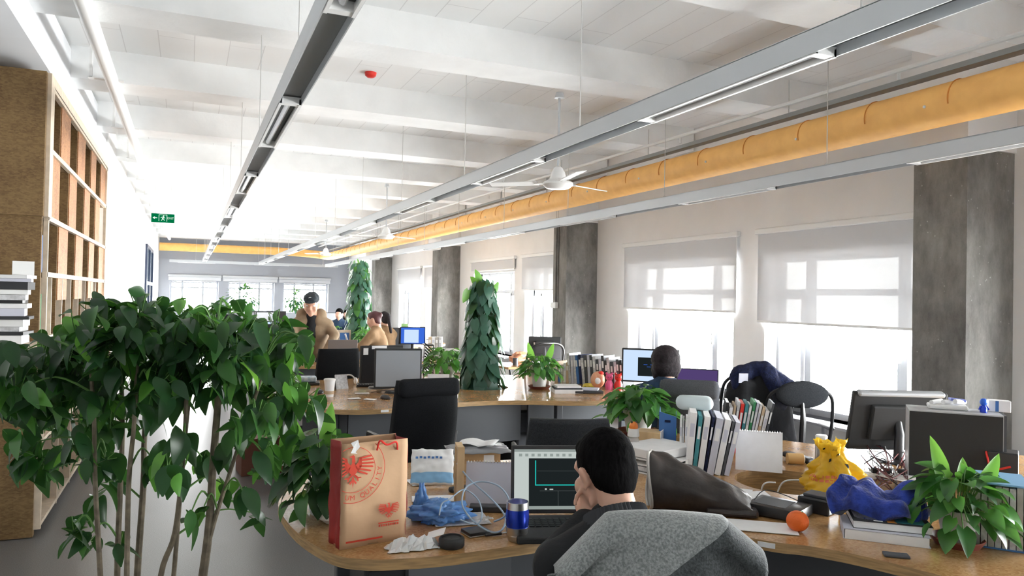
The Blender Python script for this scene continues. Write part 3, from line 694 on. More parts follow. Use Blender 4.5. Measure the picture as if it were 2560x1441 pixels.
# ================================================================ CHAIRS
def base5(t, r=.29, h=.42, m='black'):
    MB().tube([(0, 0, .07), (0, 0, h)], .026, 10).build('gas_column', M['chrome'], t, smooth=True)
    for k in range(5):
        a = 2 * pi * k / 5 + .3
        l = MB().tube([(0, 0, .10), (r * cos(a), r * sin(a), .065)], [.022, .014], 8).build('leg', M[m], t, smooth=True)
        MB().at((r * cos(a), r * sin(a), .03)).tube([(-.02 * sin(a), .02 * cos(a), 0), (.02 * sin(a), -.02 * cos(a), 0)], .028, 12).build('caster', M['black'], l)
def high_back(label, loc, rz, top=1.08, w=.46, m='black_fabric', group='high-backed fabric office chairs', name='office_chair', arms=True, roll=True, tilt=.12):
    t = thing(name, label, 'chair', (loc[0], loc[1], 0), rz, group)   # local +Y = facing direction
    base5(t)
    MB().rbox((0, .05, .46), (w + .02, .47, .09), .035, 3).build('seat', M[m], t, smooth=True)
    H = top - .5
    def back(u, v):   # closed loop section, v up
        a = 2 * pi * u; z = .5 + H * v; ww = w / 2 * (1 - .10 * v ** 3) * (1 - .0 * v); th = .035 + .012 * sin(pi * v)
        sx = max(-1, min(1, 1.25 * cos(a))); x = ww * sx; y = -.20 - tilt * v + .045 * (x / ww) ** 2 - .05 * sin(pi * v) * .6
        if v > .9: y -= 0
        return (x, y + th * max(-1, min(1, 1.3 * sin(a))), z)
    b = MB(); b.grid(back, 28, 14, closed_u=True)
    n = 28; b.f.append(tuple(range(n))[::-1]); b.m.append(0); b.f.append(tuple(range(14 * n, 15 * n))); b.m.append(0)
    b.build('backrest', M[m], t, smooth=2)
    if roll: MB().rbox((0, -.205 - tilt, top - .045), (w * .93, .082, .12), .038, 4, rot=(-.1, 0, 0)).build('headrest_roll', M[m], t, smooth=True)
    if arms:
        for s in (-1, 1):
            MB().tube([(s * (w / 2 + .01), .12, .45), (s * (w / 2 + .045), .12, .55), (s * (w / 2 + .045), .1, .66), (s * (w / 2 + .045), -.14, .67), (s * (w / 2), -.2, .56)], .016, 8).build('armrest', M['black'], t, smooth=True)
    return t
def mesh_chair(label, loc, rz, top=1.0, w=.46, head=True, group='mesh-backed office chairs', seatm='black_fabric'):
    t = thing('mesh_chair', label, 'chair', (loc[0], loc[1], 0), rz, group)
    base5(t)
    MB().rbox((0, .05, .46), (w, .46, .07), .03, 3).build('seat', M[seatm], t, smooth=True)
    def P(u, z): return Vector((u, -.22 - .10 * (z - .5) / .5 + .10 * (2 * u / w) ** 2 * .5, z))
    h = w / 2; zt = top - (.0 if not head else .03)
    loop = [P(-h * .8, .52), P(-h, .62), P(-h * 1.02, zt - .16), P(-h * .9, zt - .05), P(-h * .5, zt), P(0, zt + .008), P(h * .5, zt), P(h * .9, zt - .05), P(h * 1.02, zt - .16), P(h, .62), P(h * .8, .52), P(0, .50)]
    MB().tube(spline(loop, 5, True), .013, 8, closed=True).build('back_frame', M['black'], t, smooth=True)
    MB().grid(lambda u, v: P((u - .5) * w * .96 * (1 - .25 * max(0, v - .8) * 2), .52 + (zt - .54) * v), 12, 12).build('back_mesh', M['mesh'], t, smooth=2)
    if head:
        MB().sph((0, -.30, top - .075), (w * .40, .035, .10), 24, rot=(.12, 0, 0)).build('headrest', M['grey_fabric'], t, smooth=True)
    MB().tube([(0, -.12, .42), (0, -.30, .5), (0, -.33, .75), (0, -.31, top - .12)], [.02, .025, .022, .012], 8).build('spine', M['black'], t, smooth=True)
    for s in (-1, 1):
        MB().tube([(s * (w / 2 - .01), .1, .45), (s * (w / 2 + .05), .1, .5), (s * (w / 2 + .05), .1, .66)], .014, 8).rbox((s * (w / 2 + .05), .04, .67), (.05, .24, .025), .01).build('armrest', M['black'], t, smooth=True)
    return t
q = dp(1045, 1000, 4.85)
high_back('black high-backed chair standing between the paper bag and the second desk', (q.x + .03, q.y + .25), .07, top=1.05, w=.45)
q = dp(1456, 1080, 4.45)
high_back('charcoal fabric chair tucked behind the open laptop and the short-haired man', (q.x, q.y + .25), -.35, top=.885, w=.52, m='grey_fabric', roll=False)
q = dp(1705, 1000, 4.75)
CH3 = (q.x + .21, q.y + .22)
high_back('grey fabric chair occupied by the person in the dark blue top', CH3, -.62, top=1.08, w=.40, m='mid_fabric', roll=True, tilt=.10)
q = dp(832, 900, 7.9)
high_back('black square-backed chair in front of the grey open laptop', (q.x, q.y + .1), .1, top=1.03, w=.46, roll=False)
q = dp(983, 830, 11.7)
high_back('small grey chair behind the ponytailed woman', (q.x, q.y), .3, top=1.10, w=.42, m='mid_fabric', roll=False)
q = dp(1352, 920, 8.2)
mesh_chair('black mesh chair with curved back beyond the red-saucer plant on the second desk', (q.x, q.y + .2), .1, top=1.10, w=.46, head=False)
q = dp(1880, 960, 5.75)
CC = (q.x + .05, q.y + .1)
mesh_chair('mesh chair by the window hung with dark coats', CC, -.45, top=1.06, w=.52, head=False)
q = dp(2018, 1020, 5.4)
mesh_chair('mesh chair with an oval grey headrest in front of the wide window', (q.x + .03, q.y + .2), -.5, top=1.02, w=.46)
q = dp(1070, 880, 8.9)
q = dp(1655, 1040, 4.3)
# dark chairs beneath desk two and more far chairs
q = dp(640, 830, 11.5)
high_back('dark chair at the fourth desk, half hidden by the leafy tree', (q.x, q.y), .5, top=1.12, w=.46, roll=False)
q = dp(560, 800, 15.3)
high_back('farthest dark office chair, seen just above the leafy tree', (q.x, q.y), -.4, top=1.15, w=.46, roll=False)

# ================================================================ PLANTS
def leafset(mb, base, d, L, W, heart=1.0, droop=.3, fold=.25, rows=6, mi=0, up=Vector((0, 0, 1)), jitter=.3):
    n = up + Vector([random.uniform(-jitter, jitter) for _ in range(3)])
    mb.leaf(base, d, n, L, W, droop, fold, rows, heart, mi)
def pothos(label, loc, R=.2, H=.2, nleaf=40, L=.10, pot=(.075, .13), potm='pot_white', saucer=False, seed=1, down=.1, spikes=(), bright=.3, name='potted_pothos', group='potted pothos plants', potz=0, sparse=0):
    random.seed(seed)
    t = thing(name, label, 'plant', loc, random.uniform(0, 6) if False else 0, group)
    r, h = pot; z0 = 0
    if saucer:
        MB().lathe([(.001, 0), (r * 1.1, 0), (r * 1.35, .025), (r * 1.30, .028), (r * 1.05, .008), (.001, .008)], 28).build('saucer', M['terracotta'], t, smooth=True); z0 = .01
    MB().lathe([(.001, z0), (r * .72, z0), (r, z0 + h), (r * 1.05, z0 + h), (r * 1.05, z0 + h + .008), (r * .94, z0 + h + .008), (r * .92, z0 + h - .02), (.001, z0 + h - .02)], 28).build('pot', M[potm], t, smooth=True)
    MB().lathe([(.001, z0 + h - .018), (r * .93, z0 + h - .016)], 20).build('soil', M['soil'], t)
    f = MB(); s = MB()
    nleaf = int(nleaf * 1.35)
    for i in range(nleaf):
        a = i * 2.39996 + random.uniform(-.3, .3); q = sqrt((i + .5) / nleaf)
        rr = R * (.25 + .75 * q) * random.uniform(.75, 1.1); hz = z0 + h + H * (1.05 - .9 * q ** 2) * random.uniform(.75, 1.1) - down * q ** 3 * random.uniform(.3, 1)
        p = Vector((rr * cos(a), rr * sin(a), hz)); c = Vector((r * .4 * cos(a), r * .4 * sin(a), z0 + h - .01))
        mid = c.lerp(p, .5) + Vector((0, 0, H * .35 * (1 - q * .3)))
        s.tube(spline([c, mid, p], 4), .0022, 4, caps=False)
        d = Vector((cos(a + random.uniform(-.5, .5)), sin(a + random.uniform(-.5, .5)), random.uniform(-.75, .45) - .35 * q))
        l = L * random.uniform(.55, 1.0)
        leafset(f, p, d, l, l * .76, 1.0, random.uniform(.15, .45), .3, 7, 1 if random.random() < bright else 0, jitter=.35)
    for (a, hh, tl) in spikes:
        c = Vector((0, 0, z0 + h)); p = Vector((tl * cos(a) * hh, tl * sin(a) * hh, z0 + h + hh * .55))
        s.tube([c, p], .003, 4)
        f.leaf(p, Vector((tl * cos(a), tl * sin(a), 1)), Vector((-.5, -1, .3)), L * 1.5, L * .62, .1, .35, 7, 1, 2)
    s.build('stems', M['stem_green'], t, smooth=2)
    f.build('foliage', [M['leaf'], M['leaf2'], M['leaf3']] if seed == 6 else [M['leaf_p'], M['leaf_q'], M['leaf3']], t, smooth=2)
    return t
p = at(2410, 1380); pothos('pothos in a pale pot on a dark red saucer beside the blue cloth', (p.x + .05, p.y + .06, .75), R=.16, H=.14, nleaf=60, L=.10, pot=(.065, .11), potm='pot_grey', saucer=True, seed=5, down=.10, spikes=((1.9, .20, .25), (-.2, .14, .7), (.5, .10, .9)), bright=.25)
p = at(800, 1300); pothos('dark leafy pothos at the rounded desk end beside the paper bag', (.50, 2.93, .75), R=.15, H=.20, nleaf=60, L=.12, pot=(.07, .10), seed=6, down=.12, spikes=((1.2, .26, .2), (2.6, .22, .4)), bright=.15)
pothos('full green pothos in a white pot behind the short-haired man', (2.63, 3.98, .75), R=.22, H=.14, nleaf=75, L=.12, pot=(.10, .14), saucer=True, seed=8, down=.08, bright=.6)
p = at(1348, 972); pothos('green pothos on a red saucer at the edge of the second desk', (p.x, p.y, .75), R=.21, H=.17, nleaf=55, L=.11, pot=(.08, .13), saucer=True, seed=9, down=.08, spikes=((2.4, .25, .3), (.4, .25, .5)), bright=.5)
p = dp(1118, 950, 7.6); pothos('bushy pothos standing against the foot of the tall leafy pole', (p.x, p.y, .75), R=.25, H=.18, nleaf=60, L=.12, pot=(.08, .13), potm='pot_grey', seed=10, down=.12, bright=.5)
p = dp(910, 850, 11.9); pothos('bright green plant at the foot of the farther leafy pole', (p.x, p.y, .75), R=.17, H=.2, nleaf=45, L=.10, pot=(.07, .12), potm='tan', seed=11, bright=.9)
p = dp(1003, 868, 11.9); pothos('low green plant spreading above the grey monitor', (p.x, p.y, .75), R=.24, H=.1, nleaf=45, L=.10, pot=(.07, .08), potm='pot_grey', seed=12, down=.02, bright=.8)
p = dp(836, 838, 12.1); pothos('small bright plant between the man in the cap and the picture frame', (p.x + .0, p.y, .75), R=.14, H=.22, nleaf=30, L=.09, pot=(.06, .1), potm='pot_grey', seed=13, bright=.9)
p = dp(705, 940, 6.3); pothos('yellow-green plant at the left end of the second desk', (p.x, p.y, .75), R=.14, H=.16, nleaf=40, L=.10, pot=(.06, .1), potm='yellow', seed=14, bright=.9)
p = at(1215, 1075, .2); pothos('small potted plant on the floor under the second desk', (2.02, 5.75, .0), R=.09, H=.10, nleaf=18, L=.07, pot=(.05, .28), potm='white', seed=15, bright=.6)
def totem(label, c, z0, z1, r0, r1, L, n, seed, mats, top=()):
    random.seed(seed)
    t = thing('totem_plant', label, 'plant', (c[0], c[1], 0), 0, 'tall pole-trained plants')
    MB().lathe([(.001, 0), (.15, 0), (.19, .36), (.001, .36)], 24).build('pot', M['pot_grey'], t, smooth=True)
    MB().tube([(0, 0, .3), (0, 0, z1 - .05)], .035, 10).build('moss_pole', M['stem'], t)
    f = MB()
    for i in range(n):
        v = (i + .5) / n; z = z1 - (z1 - z0) * v ** .92; a = i * 2.39996 + random.uniform(-.25, .25)
        r = (r1 + (r0 - r1) * v ** .5) * random.uniform(.62, 1.2); out = Vector((cos(a), sin(a), 0))
        l = L * random.uniform(.75, 1.2) * (.75 + .35 * v)
        p = out * (r - .01) + Vector((0, 0, z + l * .3))
        f.leaf(p, out * random.uniform(.15, .5) + Vector((random.uniform(-.25, .25), random.uniform(-.25, .25), -1)), out + Vector((0, 0, .5)), l, l * .72, random.uniform(.0, .2), -.12, 7, 1.0, 0 if random.random() < .8 else 1)
    for (a, r, z, l, up) in top:
        f.leaf((r * cos(a), r * sin(a), z), (cos(a) * .5, sin(a) * .5, up), (cos(a + 1.5), sin(a + 1.5), .2), l, l * .7, .1, .15, 7, 1, 2)
    f.build('foliage', mats, t, smooth=2); return t
totem('tall pole wrapped in hanging heart leaves rising through the second desk', H2, .66, 1.72, .185, .105, .16, 380, 21, [M['leaf_blue'], M['leaf'], M['leaf3']],
      top=((3.4, .04, 1.74, .13, 1.2), (2.9, .03, 1.70, .13, .5), (0, .12, 1.66, .10, 1.4), (3.3, .16, 1.66, .13, -1.2)))
totem('farther tall leafy pole standing beside the last concrete columns', H3, .7, 2.14, .21, .15, .16, 340, 22, [M['leaf_blue'], M['leaf2'], M['leaf3']], top=((1, .05, 2.12, .1, 1), (4, .05, 2.12, .1, 1)))
def shrub(label, c, zc, R, n, seed, L=.12):
    random.seed(seed); t = thing('potted_shrub', label, 'plant', (c[0], c[1], 0), 0, 'potted shrubs by the far windows')
    MB().lathe([(.001, 0), (.14, 0), (.18, .35), (.001, .33)], 20).build('pot', M['pot_grey'], t, smooth=True)
    MB().tube([(0, 0, .3), (.03, 0, zc * .7), (0, 0, zc)], .015, 6).build('stem', M['stem'], t)
    f = MB()
    for i in range(n):
        d = Vector((random.gauss(0, 1), random.gauss(0, 1), random.gauss(0, .9))).normalized(); p = d * R * random.random() ** .4 + Vector((0, 0, zc))
        f.leaf(p, d + Vector((0, 0, -.4)), Vector((0, 0, 1)), L, L * .5, .3, .2, 4, 0, random.choice((0, 1)))
    f.build('foliage', [M['leaf_blue'], M['leaf2']], t, smooth=2)
p = dp(740, 760, 21.5); shrub('round-headed shrub in front of the far window beside the man in the cap', p, 1.40, .32, 170, 31)
p = dp(605, 765, 21); shrub('bushy shrub in front of the middle far window, above the leafy tree', p, 1.34, .44, 240, 32, .16)

# the big leafy tree in the left foreground
random.seed(11)
TC = (-.10, 2.02)
tree = thing('potted_tree', 'large many-stemmed leafy potted tree standing in front of the curved desk', 'tree', (TC[0], TC[1], 0), 0)
MB().lathe([(.001, 0), (.17, 0), (.23, .38), (.245, .38), (.245, .41), (.22, .41), (.21, .36), (.001, .36)], 32).build('pot', M['pot_grey'], tree, smooth=True)
MB().lathe([(.001, .362), (.212, .364)], 24).build('soil', M['soil'], tree)
o_ = Vector((TC[0], TC[1], 0))
stems = [([(251, 1441), (238, 1208), (235, 1050), (225, 900)], 1.95, .0075), ([(293, 1441), (301, 1208), (306, 1060), (300, 860)], 2.12, .009), ([(317, 1441), (322, 1208), (336, 1050), (345, 850)], 1.92, .0075),
         ([(343, 1441), (359, 1208), (362, 1080), (385, 880)], 2.2, .0105), ([(402, 1441), (438, 1329), (459, 1130), (465, 980), (450, 850)], 2.0, .008), ([(434, 1441), (448, 1270), (462, 1110), (480, 930)], 2.14, .0075),
         ([(507, 1441), (523, 1313), (533, 1155), (546, 975), (540, 840)], 2.02, .0125), ([(523, 1350), (544, 1277), (570, 1197), (594, 1123), (644, 976), (660, 900)], 2.02, .006)]
sp3 = []
for i, (px, dep, r) in enumerate(stems):
    P = [dp(x, y, dep) - o_ for x, y in px]
    if i != 7:
        b0 = P[0]; P = [Vector((b0.x * .45, b0.y * .35, .36)), Vector((b0.x * .8, b0.y * .85, .6))] + P
    pts = spline(P, 5); sp3.append(pts)
    MB().tube(pts, [r * (1.1 - .5 * k / len(pts)) for k in range(len(pts))], 8).build('stem', M['stem'], tree, smooth=True)
CL = [(100, 930, 90, 22), (40, 1000, 60, 12), (50, 900, 50, 8), (60, 1130, 50, 8), (110, 1160, 45, 7), (190, 830, 70, 14), (260, 800, 70, 16), (350, 785, 75, 20), (450, 815, 75, 20), (540, 820, 80, 20), (620, 800, 70, 13), (690, 815, 50, 7), (745, 845, 35, 4),
      (200, 900, 80, 20), (300, 880, 90, 26), (400, 880, 90, 26), (500, 880, 90, 26), (590, 890, 80, 20), (670, 900, 60, 12), (180, 1000, 90, 18), (280, 1000, 80, 15), (380, 980, 70, 12), (130, 1080, 60, 7), (250, 1100, 50, 7), (195, 1140, 45, 5),
      (340, 1050, 35, 3), (430, 950, 70, 13), (520, 960, 60, 8), (600, 980, 60, 9), (690, 980, 70, 14), (735, 1010, 50, 7), (640, 1060, 50, 7), (700, 1085, 50, 8), (600, 1080, 40, 3), (655, 1150, 45, 6), (420, 1185, 45, 6), (380, 1165, 30, 3), (460, 1120, 35, 3),
      (505, 1160, 25, 3), (550, 1150, 22, 2), (185, 1330, 30, 4), (225, 1355, 22, 2), (300, 1365, 22, 2), (240, 1250, 28, 2), (300, 1200, 35, 3), (265, 1150, 35, 3), (478, 1300, 18, 2), (510, 1285, 16, 1), (570, 1235, 30, 3), (610, 1255, 22, 2), (640, 1300, 18, 2), (560, 745, 16, 1), (335, 760, 20, 2), (480, 780, 20, 1), (160, 870, 60, 9)]
f = MB(); br = MB()
allp = [p for s in sp3 for p in s if p.z > .75]
CL += [(770, 850, 28, 4), (720, 870, 40, 6), (640, 850, 50, 8), (760, 1000, 35, 5), (785, 1035, 20, 2), (560, 860, 60, 10), (150, 950, 60, 8)]
for (cx_, cy_, r, n) in CL:
    if cy_ < 860: cy_ += 14
    dep0 = random.uniform(1.85, 2.25)
    c3 = dp(cx_, cy_, dep0) - o_
    # a twig from the nearest stem into the cluster
    near = min(allp, key=lambda p: (p - c3).length + (.25 if p.z > c3.z + .02 else 0))
    mid = near.lerp(c3, .5) + Vector((0, 0, .05))
    tw = spline([near, mid, c3 + Vector((0, 0, .02))], 4)
    br.tube(tw, [.0035 - .002 * k / len(tw) for k in range(len(tw))], 5)
    for _ in range(int(n * 2.3)):
        a, q = random.uniform(0, 2 * pi), sqrt(random.random())
        d_ = dep0 + random.gauss(0, .07); pc = dp(cx_ + r * q * cos(a), cy_ + r * q * sin(a), max(1.7, min(2.4, d_))) - o_
        out = (pc - c3); out.z *= .5
        out = out.normalized() if out.length > 1e-4 else Vector((1, 0, 0))
        hh = Vector((out.x, out.y, 0)) + Vector((random.gauss(0, .6), random.gauss(0, .6), 0)); hh = hh.normalized() if hh.length > 1e-3 else Vector((1, 0, 0))
        top = cy_ < 860
        d = hh * (1.0 if top else .75) + Vector((0, 0, random.uniform(-.7, .25) if top else random.uniform(-1.3, .05)))
        L = random.uniform(.052, .090) * (1.06 if cy_ > 880 else .95)
        b = pc - d.normalized() * (L * .5)
        f.leaf(b, d, Vector((hh.x * .6, hh.y * .6, 1)) + Vector([random.gauss(0, .45) for _ in range(3)]), L, L * random.uniform(.46, .58), random.uniform(.1, .6), random.uniform(.05, .5), 7, 0, 0 if random.random() < .78 else (1 if random.random() < .85 else 2))
        if (b - c3).length < .16: br.tube([c3.lerp(b, .15), b], .0013, 4, caps=False)
f.build('foliage', [M['leaf'], M['leaf2'], M['leaf3']], tree, smooth=2)
br.build('twigs', M['stem_green'], tree)
# ================================================================ PEOPLE
def xf(prims, Mx, s=1.0):
    R = Mx.to_3x3(); out = []
    for p in prims:
        if s != 1:
            if p[0] == 'c': p = ('c', Vector(p[1]) * s, Vector(p[2]) * s, p[3] * s, p[4] * s)
            else: p = (p[0], Vector(p[1]) * s, tuple(q * s for q in p[2])) + tuple(p[3:])
        if p[0] == 'c': out.append(('c', Mx @ Vector(p[1]), Mx @ Vector(p[2]), p[3], p[4]))
        elif p[0] == 'e': out.append(('e', Mx @ Vector(p[1]), p[2], (R @ (Euler(p[3]).to_matrix() if len(p) > 3 else Matrix.Identity(3))).to_euler()))
        else: out.append(('b', Mx @ Vector(p[1]), p[2], p[3], (R @ (Euler(p[4]).to_matrix() if len(p) > 4 else Matrix.Identity(3))).to_euler()))
    return out
def head_skin():
    P = [('e', (0, -.012, .02), (.073, .093, .090)), ('e', (0, .03, -.045), (.058, .062, .062)), ('e', (0, .07, -.092), (.026, .024, .02)),
         ('e', (0, .068, .03), (.055, .03, .035)), ('c', (0, .093, .005), (0, .112, -.028), .008, .012), ('e', (0, .1, -.033), (.017, .011, .008)),
         ('e', (0, .088, -.062), (.024, .013, .008)), ('c', (0, -.03, -.03), (0, -.045, -.12), .054, .053)]
    for s in (-1, 1):
        P += [('e', (s * .042, .062, -.03), (.024, .03, .03)), ('c', (s * .016, .092, .028), (s * .05, .078, .027), .007, .006),
              ('e', (s * .077, -.008, -.012), (.009, .021, .033), (.15, s * .35, s * .3)), ('e', (s * .074, -.002, -.04), (.007, .011, .012))]
    return P
def hair_short(): return [('e', (0, -.022, .032), (.081, .098, .093)), ('e', (0, -.055, -.012), (.074, .056, .072)), ('e', (0, -.07, -.045), (.055, .036, .045)), ('e', (0, .03, .075), (.06, .05, .04))]
def hand(w, d, n, side, curl=.5, s=1.0):
    # w wrist point, d towards the fingertips, n palm normal; side +1: thumb lies at d x n
    w, d, n = Vector(w), Vector(d).normalized(), Vector(n).normalized(); n = (n - d * n.dot(d)).normalized(); t = d.cross(n) * side; P = []
    pc = w + d * .05 * s
    for k in range(4):
        o = (k - 1.5) * .019 * s; a = w + d * .01 * s + t * (-o * .6); b = w + d * (.085 - .006 * abs(k - 1.2)) * s + t * (-o)
        P.append(('c', a, b, .014 * s, .0115 * s))
        L = (.040, .045, .042, .033)[k] * s; c = curl * (1 + .15 * k); p = b; dd = d.copy()
        for j, f in enumerate((1, .68, .52)):
            ang = c * (.9, 1.1, .8)[j]; dd = (dd * cos(ang) + n * sin(ang)).normalized()
            q = p + dd * L * f; P.append(('c', p, q, (.0098, .0088, .0078)[j] * s, (.0088, .0078, .0068)[j] * s)); 
            nn = d.cross(t) ; n = (n - dd * n.dot(dd)).normalized() if (n - dd * n.dot(dd)).length > .05 else n; p = q
        n = Vector(n)
    n0 = (t.cross(d) * side).normalized()
    a = w + d * .018 * s + t * .018 * s; b = a + (t * .8 + d * .7 + n0 * .2).normalized() * .04 * s; c = b + (d * .9 + t * .25 + n0 * .35).normalized() * .03 * s; e_ = c + (d + n0 * .4).normalized() * .024 * s
    P += [('c', a, b, .014 * s, .0115 * s), ('c', b, c, .0110 * s, .0095 * s), ('c', c, e_, .0092 * s, .0078 * s)]
    return P
def person(label, loc, rz, J, hM, clothes, hairs, vox=.012, cvox=.012, eyes=False, group=None, hs=1.0):
    """J: joints in local coordinates (+Y is where the body faces); clothes: list of (name, mat, prims, smoothing)"""
    t = thing('person', label, 'person', loc, rz, group)
    P = xf(head_skin(), hM, hs)
    nb = hM @ Vector((0, -.045, -.10)); 
    P += [('c', nb, J['neck'], .052, .060), ('c', J['neck'], J['chest'], .07, .13), ('c', J['chest'], J['waist'], .125, .115), ('c', J['waist'], J['pelvis'], .115, .135)]
    for s, k in ((-1, 'L'), (1, 'R')):
        P += [('c', J['neck'], J['sh' + k], .05, .055), ('c', J['sh' + k], J['el' + k], .048, .038), ('c', J['el' + k], J['wr' + k], .037, .025)]
        P += [('c', J['chest'], J['sh' + k], .10, .06)]
        hp = Vector(J['pelvis']) + Vector((s * .08, 0, -.02))
        P += [('c', hp, J['kn' + k], .08, .055), ('c', J['kn' + k], J['an' + k], .052, .036), ('c', J['an' + k], Vector(J['an' + k]) + Vector((0, .16, -.04)), .038, .03)]
        if 'hand' + k in J: P += J['hand' + k]
    b = fused('body', P, M['skin'], t, voxel=vox, smooth_it=3)
    if eyes:
        for s in (-1, 1):
            e = MB().at(hM @ (Vector((s * .032, .081, .010)) * hs)).sph((0, 0, 0), .0115, 12).build('eye', M['white'], t, smooth=2)
            MB().at(hM @ (Vector((s * .032, .0895, .009)) * hs)).sph((0, 0, 0), .0050, 8).build('iris', M['black'], e, smooth=2)
    for nm, m, pr, sm in clothes: fused(nm, pr, m, t, voxel=cvox, smooth_it=sm, disp=(lambda co, n: n * .004 * noise.noise(co * 9)) if nm != 'cap' else None)
    for nm, m, pr in hairs: fused(nm, xf(pr, hM, hs), m, t, voxel=max(.007, vox * .8), smooth_it=2, disp=lambda co, n: n * .002 * noise.noise(co * 70))
    return t
def HM(c, yaw, pitch, roll=0): return Matrix.Translation(c) @ Euler((0, 0, yaw)).to_matrix().to_4x4() @ Euler((pitch, roll, 0)).to_matrix().to_4x4()
def top_prims(J, r=.02, cuffs=True):
    P = [('c', J['neck'], J['chest'], .065 + r, .125 + r), ('c', J['chest'], J['waist'], .125 + r, .12 + r), ('c', J['waist'], J['pelvis'], .12 + r, .14 + r)]
    for k in 'LR':
        w = Vector(J['el' + k]).lerp(Vector(J['wr' + k]), .93)
        P += [('c', J['neck'], J['sh' + k], .045 + r, .052 + r), ('c', J['chest'], J['sh' + k], .10 + r, .055 + r), ('c', J['sh' + k], J['el' + k], .05 + r, .042 + r), ('c', J['el' + k], w, .04 + r, .03 + r)]
    return P
def leg_prims(J, r=.018):
    P = [('e', J['pelvis'], (.16 + r, .13 + r, .11 + r))]
    for s, k in ((-1, 'L'), (1, 'R')):
        hp = Vector(J['pelvis']) + Vector((s * .08, 0, -.02)); P += [('c', hp, J['kn' + k], .085 + r, .058 + r), ('c', J['kn' + k], J['an' + k], .055 + r, .045 + r)]
    return P
def shoe_prims(J):
    P = []
    for k in 'LR':
        a = Vector(J['an' + k]); P += [('c', a + Vector((0, -.03, -.045)), a + Vector((0, .15, -.05)), .042, .036)]
    return P
# --- short-haired man in the front chair
hc = dp(1506, 1180, 2.19)
MX, MY, MZ = hc.x, hc.y - .10, hc.z
ez = hc.z
L_ = lambda v: Vector(v) - Vector((MX, MY, 0))
el = L_(dp(1388, 1392, 2.12)); el.z = .845
wl_ = L_(dp(1468, 1312, 2.19)); hd = L_(dp(1478, 1250, 2.20))
J = dict(neck=(0, .03, ez - .15), chest=(0, -.02, ez - .30), waist=(0, -.06, .68), pelvis=(0, -.07, .58), shL=(-.185, .0, ez - .225), shR=(.185, -.02, ez - .235), elL=el, wrL=wl_, elR=(.30, .17, .80), wrR=(.16, .42, .81),
         knL=(-.13, .36, .50), knR=(.13, .36, .50), anL=(-.12, .36, .09), anR=(.12, .38, .09))
J['handL'] = hand(wl_, (.15, .12, 1), (.8, .5, 0), 1, .75); J['handR'] = hand((.16, .42, .81), (-.3, 1, -.1), (0, 0, -1), 1, .35)
hM = HM((0, .10, ez), .10, -.38, .03)
ribs = [('e', (0, .045, ez - .13), (.085, .075, .04), (-.35, 0, 0))]
MAN = person('short-haired man in a dark knit top leaning towards the open laptop, chin on hand', (MX, MY, 0), -.05, J, hM,
       [('jumper', M['blackcloth'], top_prims(J, .022), 4), ('trousers', M['blackcloth'], leg_prims(J), 4), ('shoes', M['black'], shoe_prims(J), 3)],
       [('hair', M['hair'], [('e', (0, -.020, .036), (.083, .100, .093)), ('e', (0, -.052, -.008), (.0775, .060, .072)), ('e', (0, -.066, -.042), (.058, .040, .045)), ('e', (0, .03, .078), (.062, .05, .042))])], vox=.0065, cvox=.010)
# ribbed collar
cb = MB(); Mc = Matrix.Translation((0, .015, ez - .135)) @ Euler((-.42, 0, 0)).to_matrix().to_4x4()
def coll(u, v):
    a = 2 * pi * u; rr = .080 + .020 * (1 - v) + .0035 * (1 if int(u * 96) % 2 else -1); return Mc @ Vector((rr * 1.05 * cos(a), rr * .92 * sin(a), -.035 + .075 * v - .012 * sin(a)))
cb.grid(coll, 96, 5, closed_u=True); cb.build('ribbed_collar', mat('charcoal_ribbing', (.05, .052, .058), .95), MAN, solid=.012)
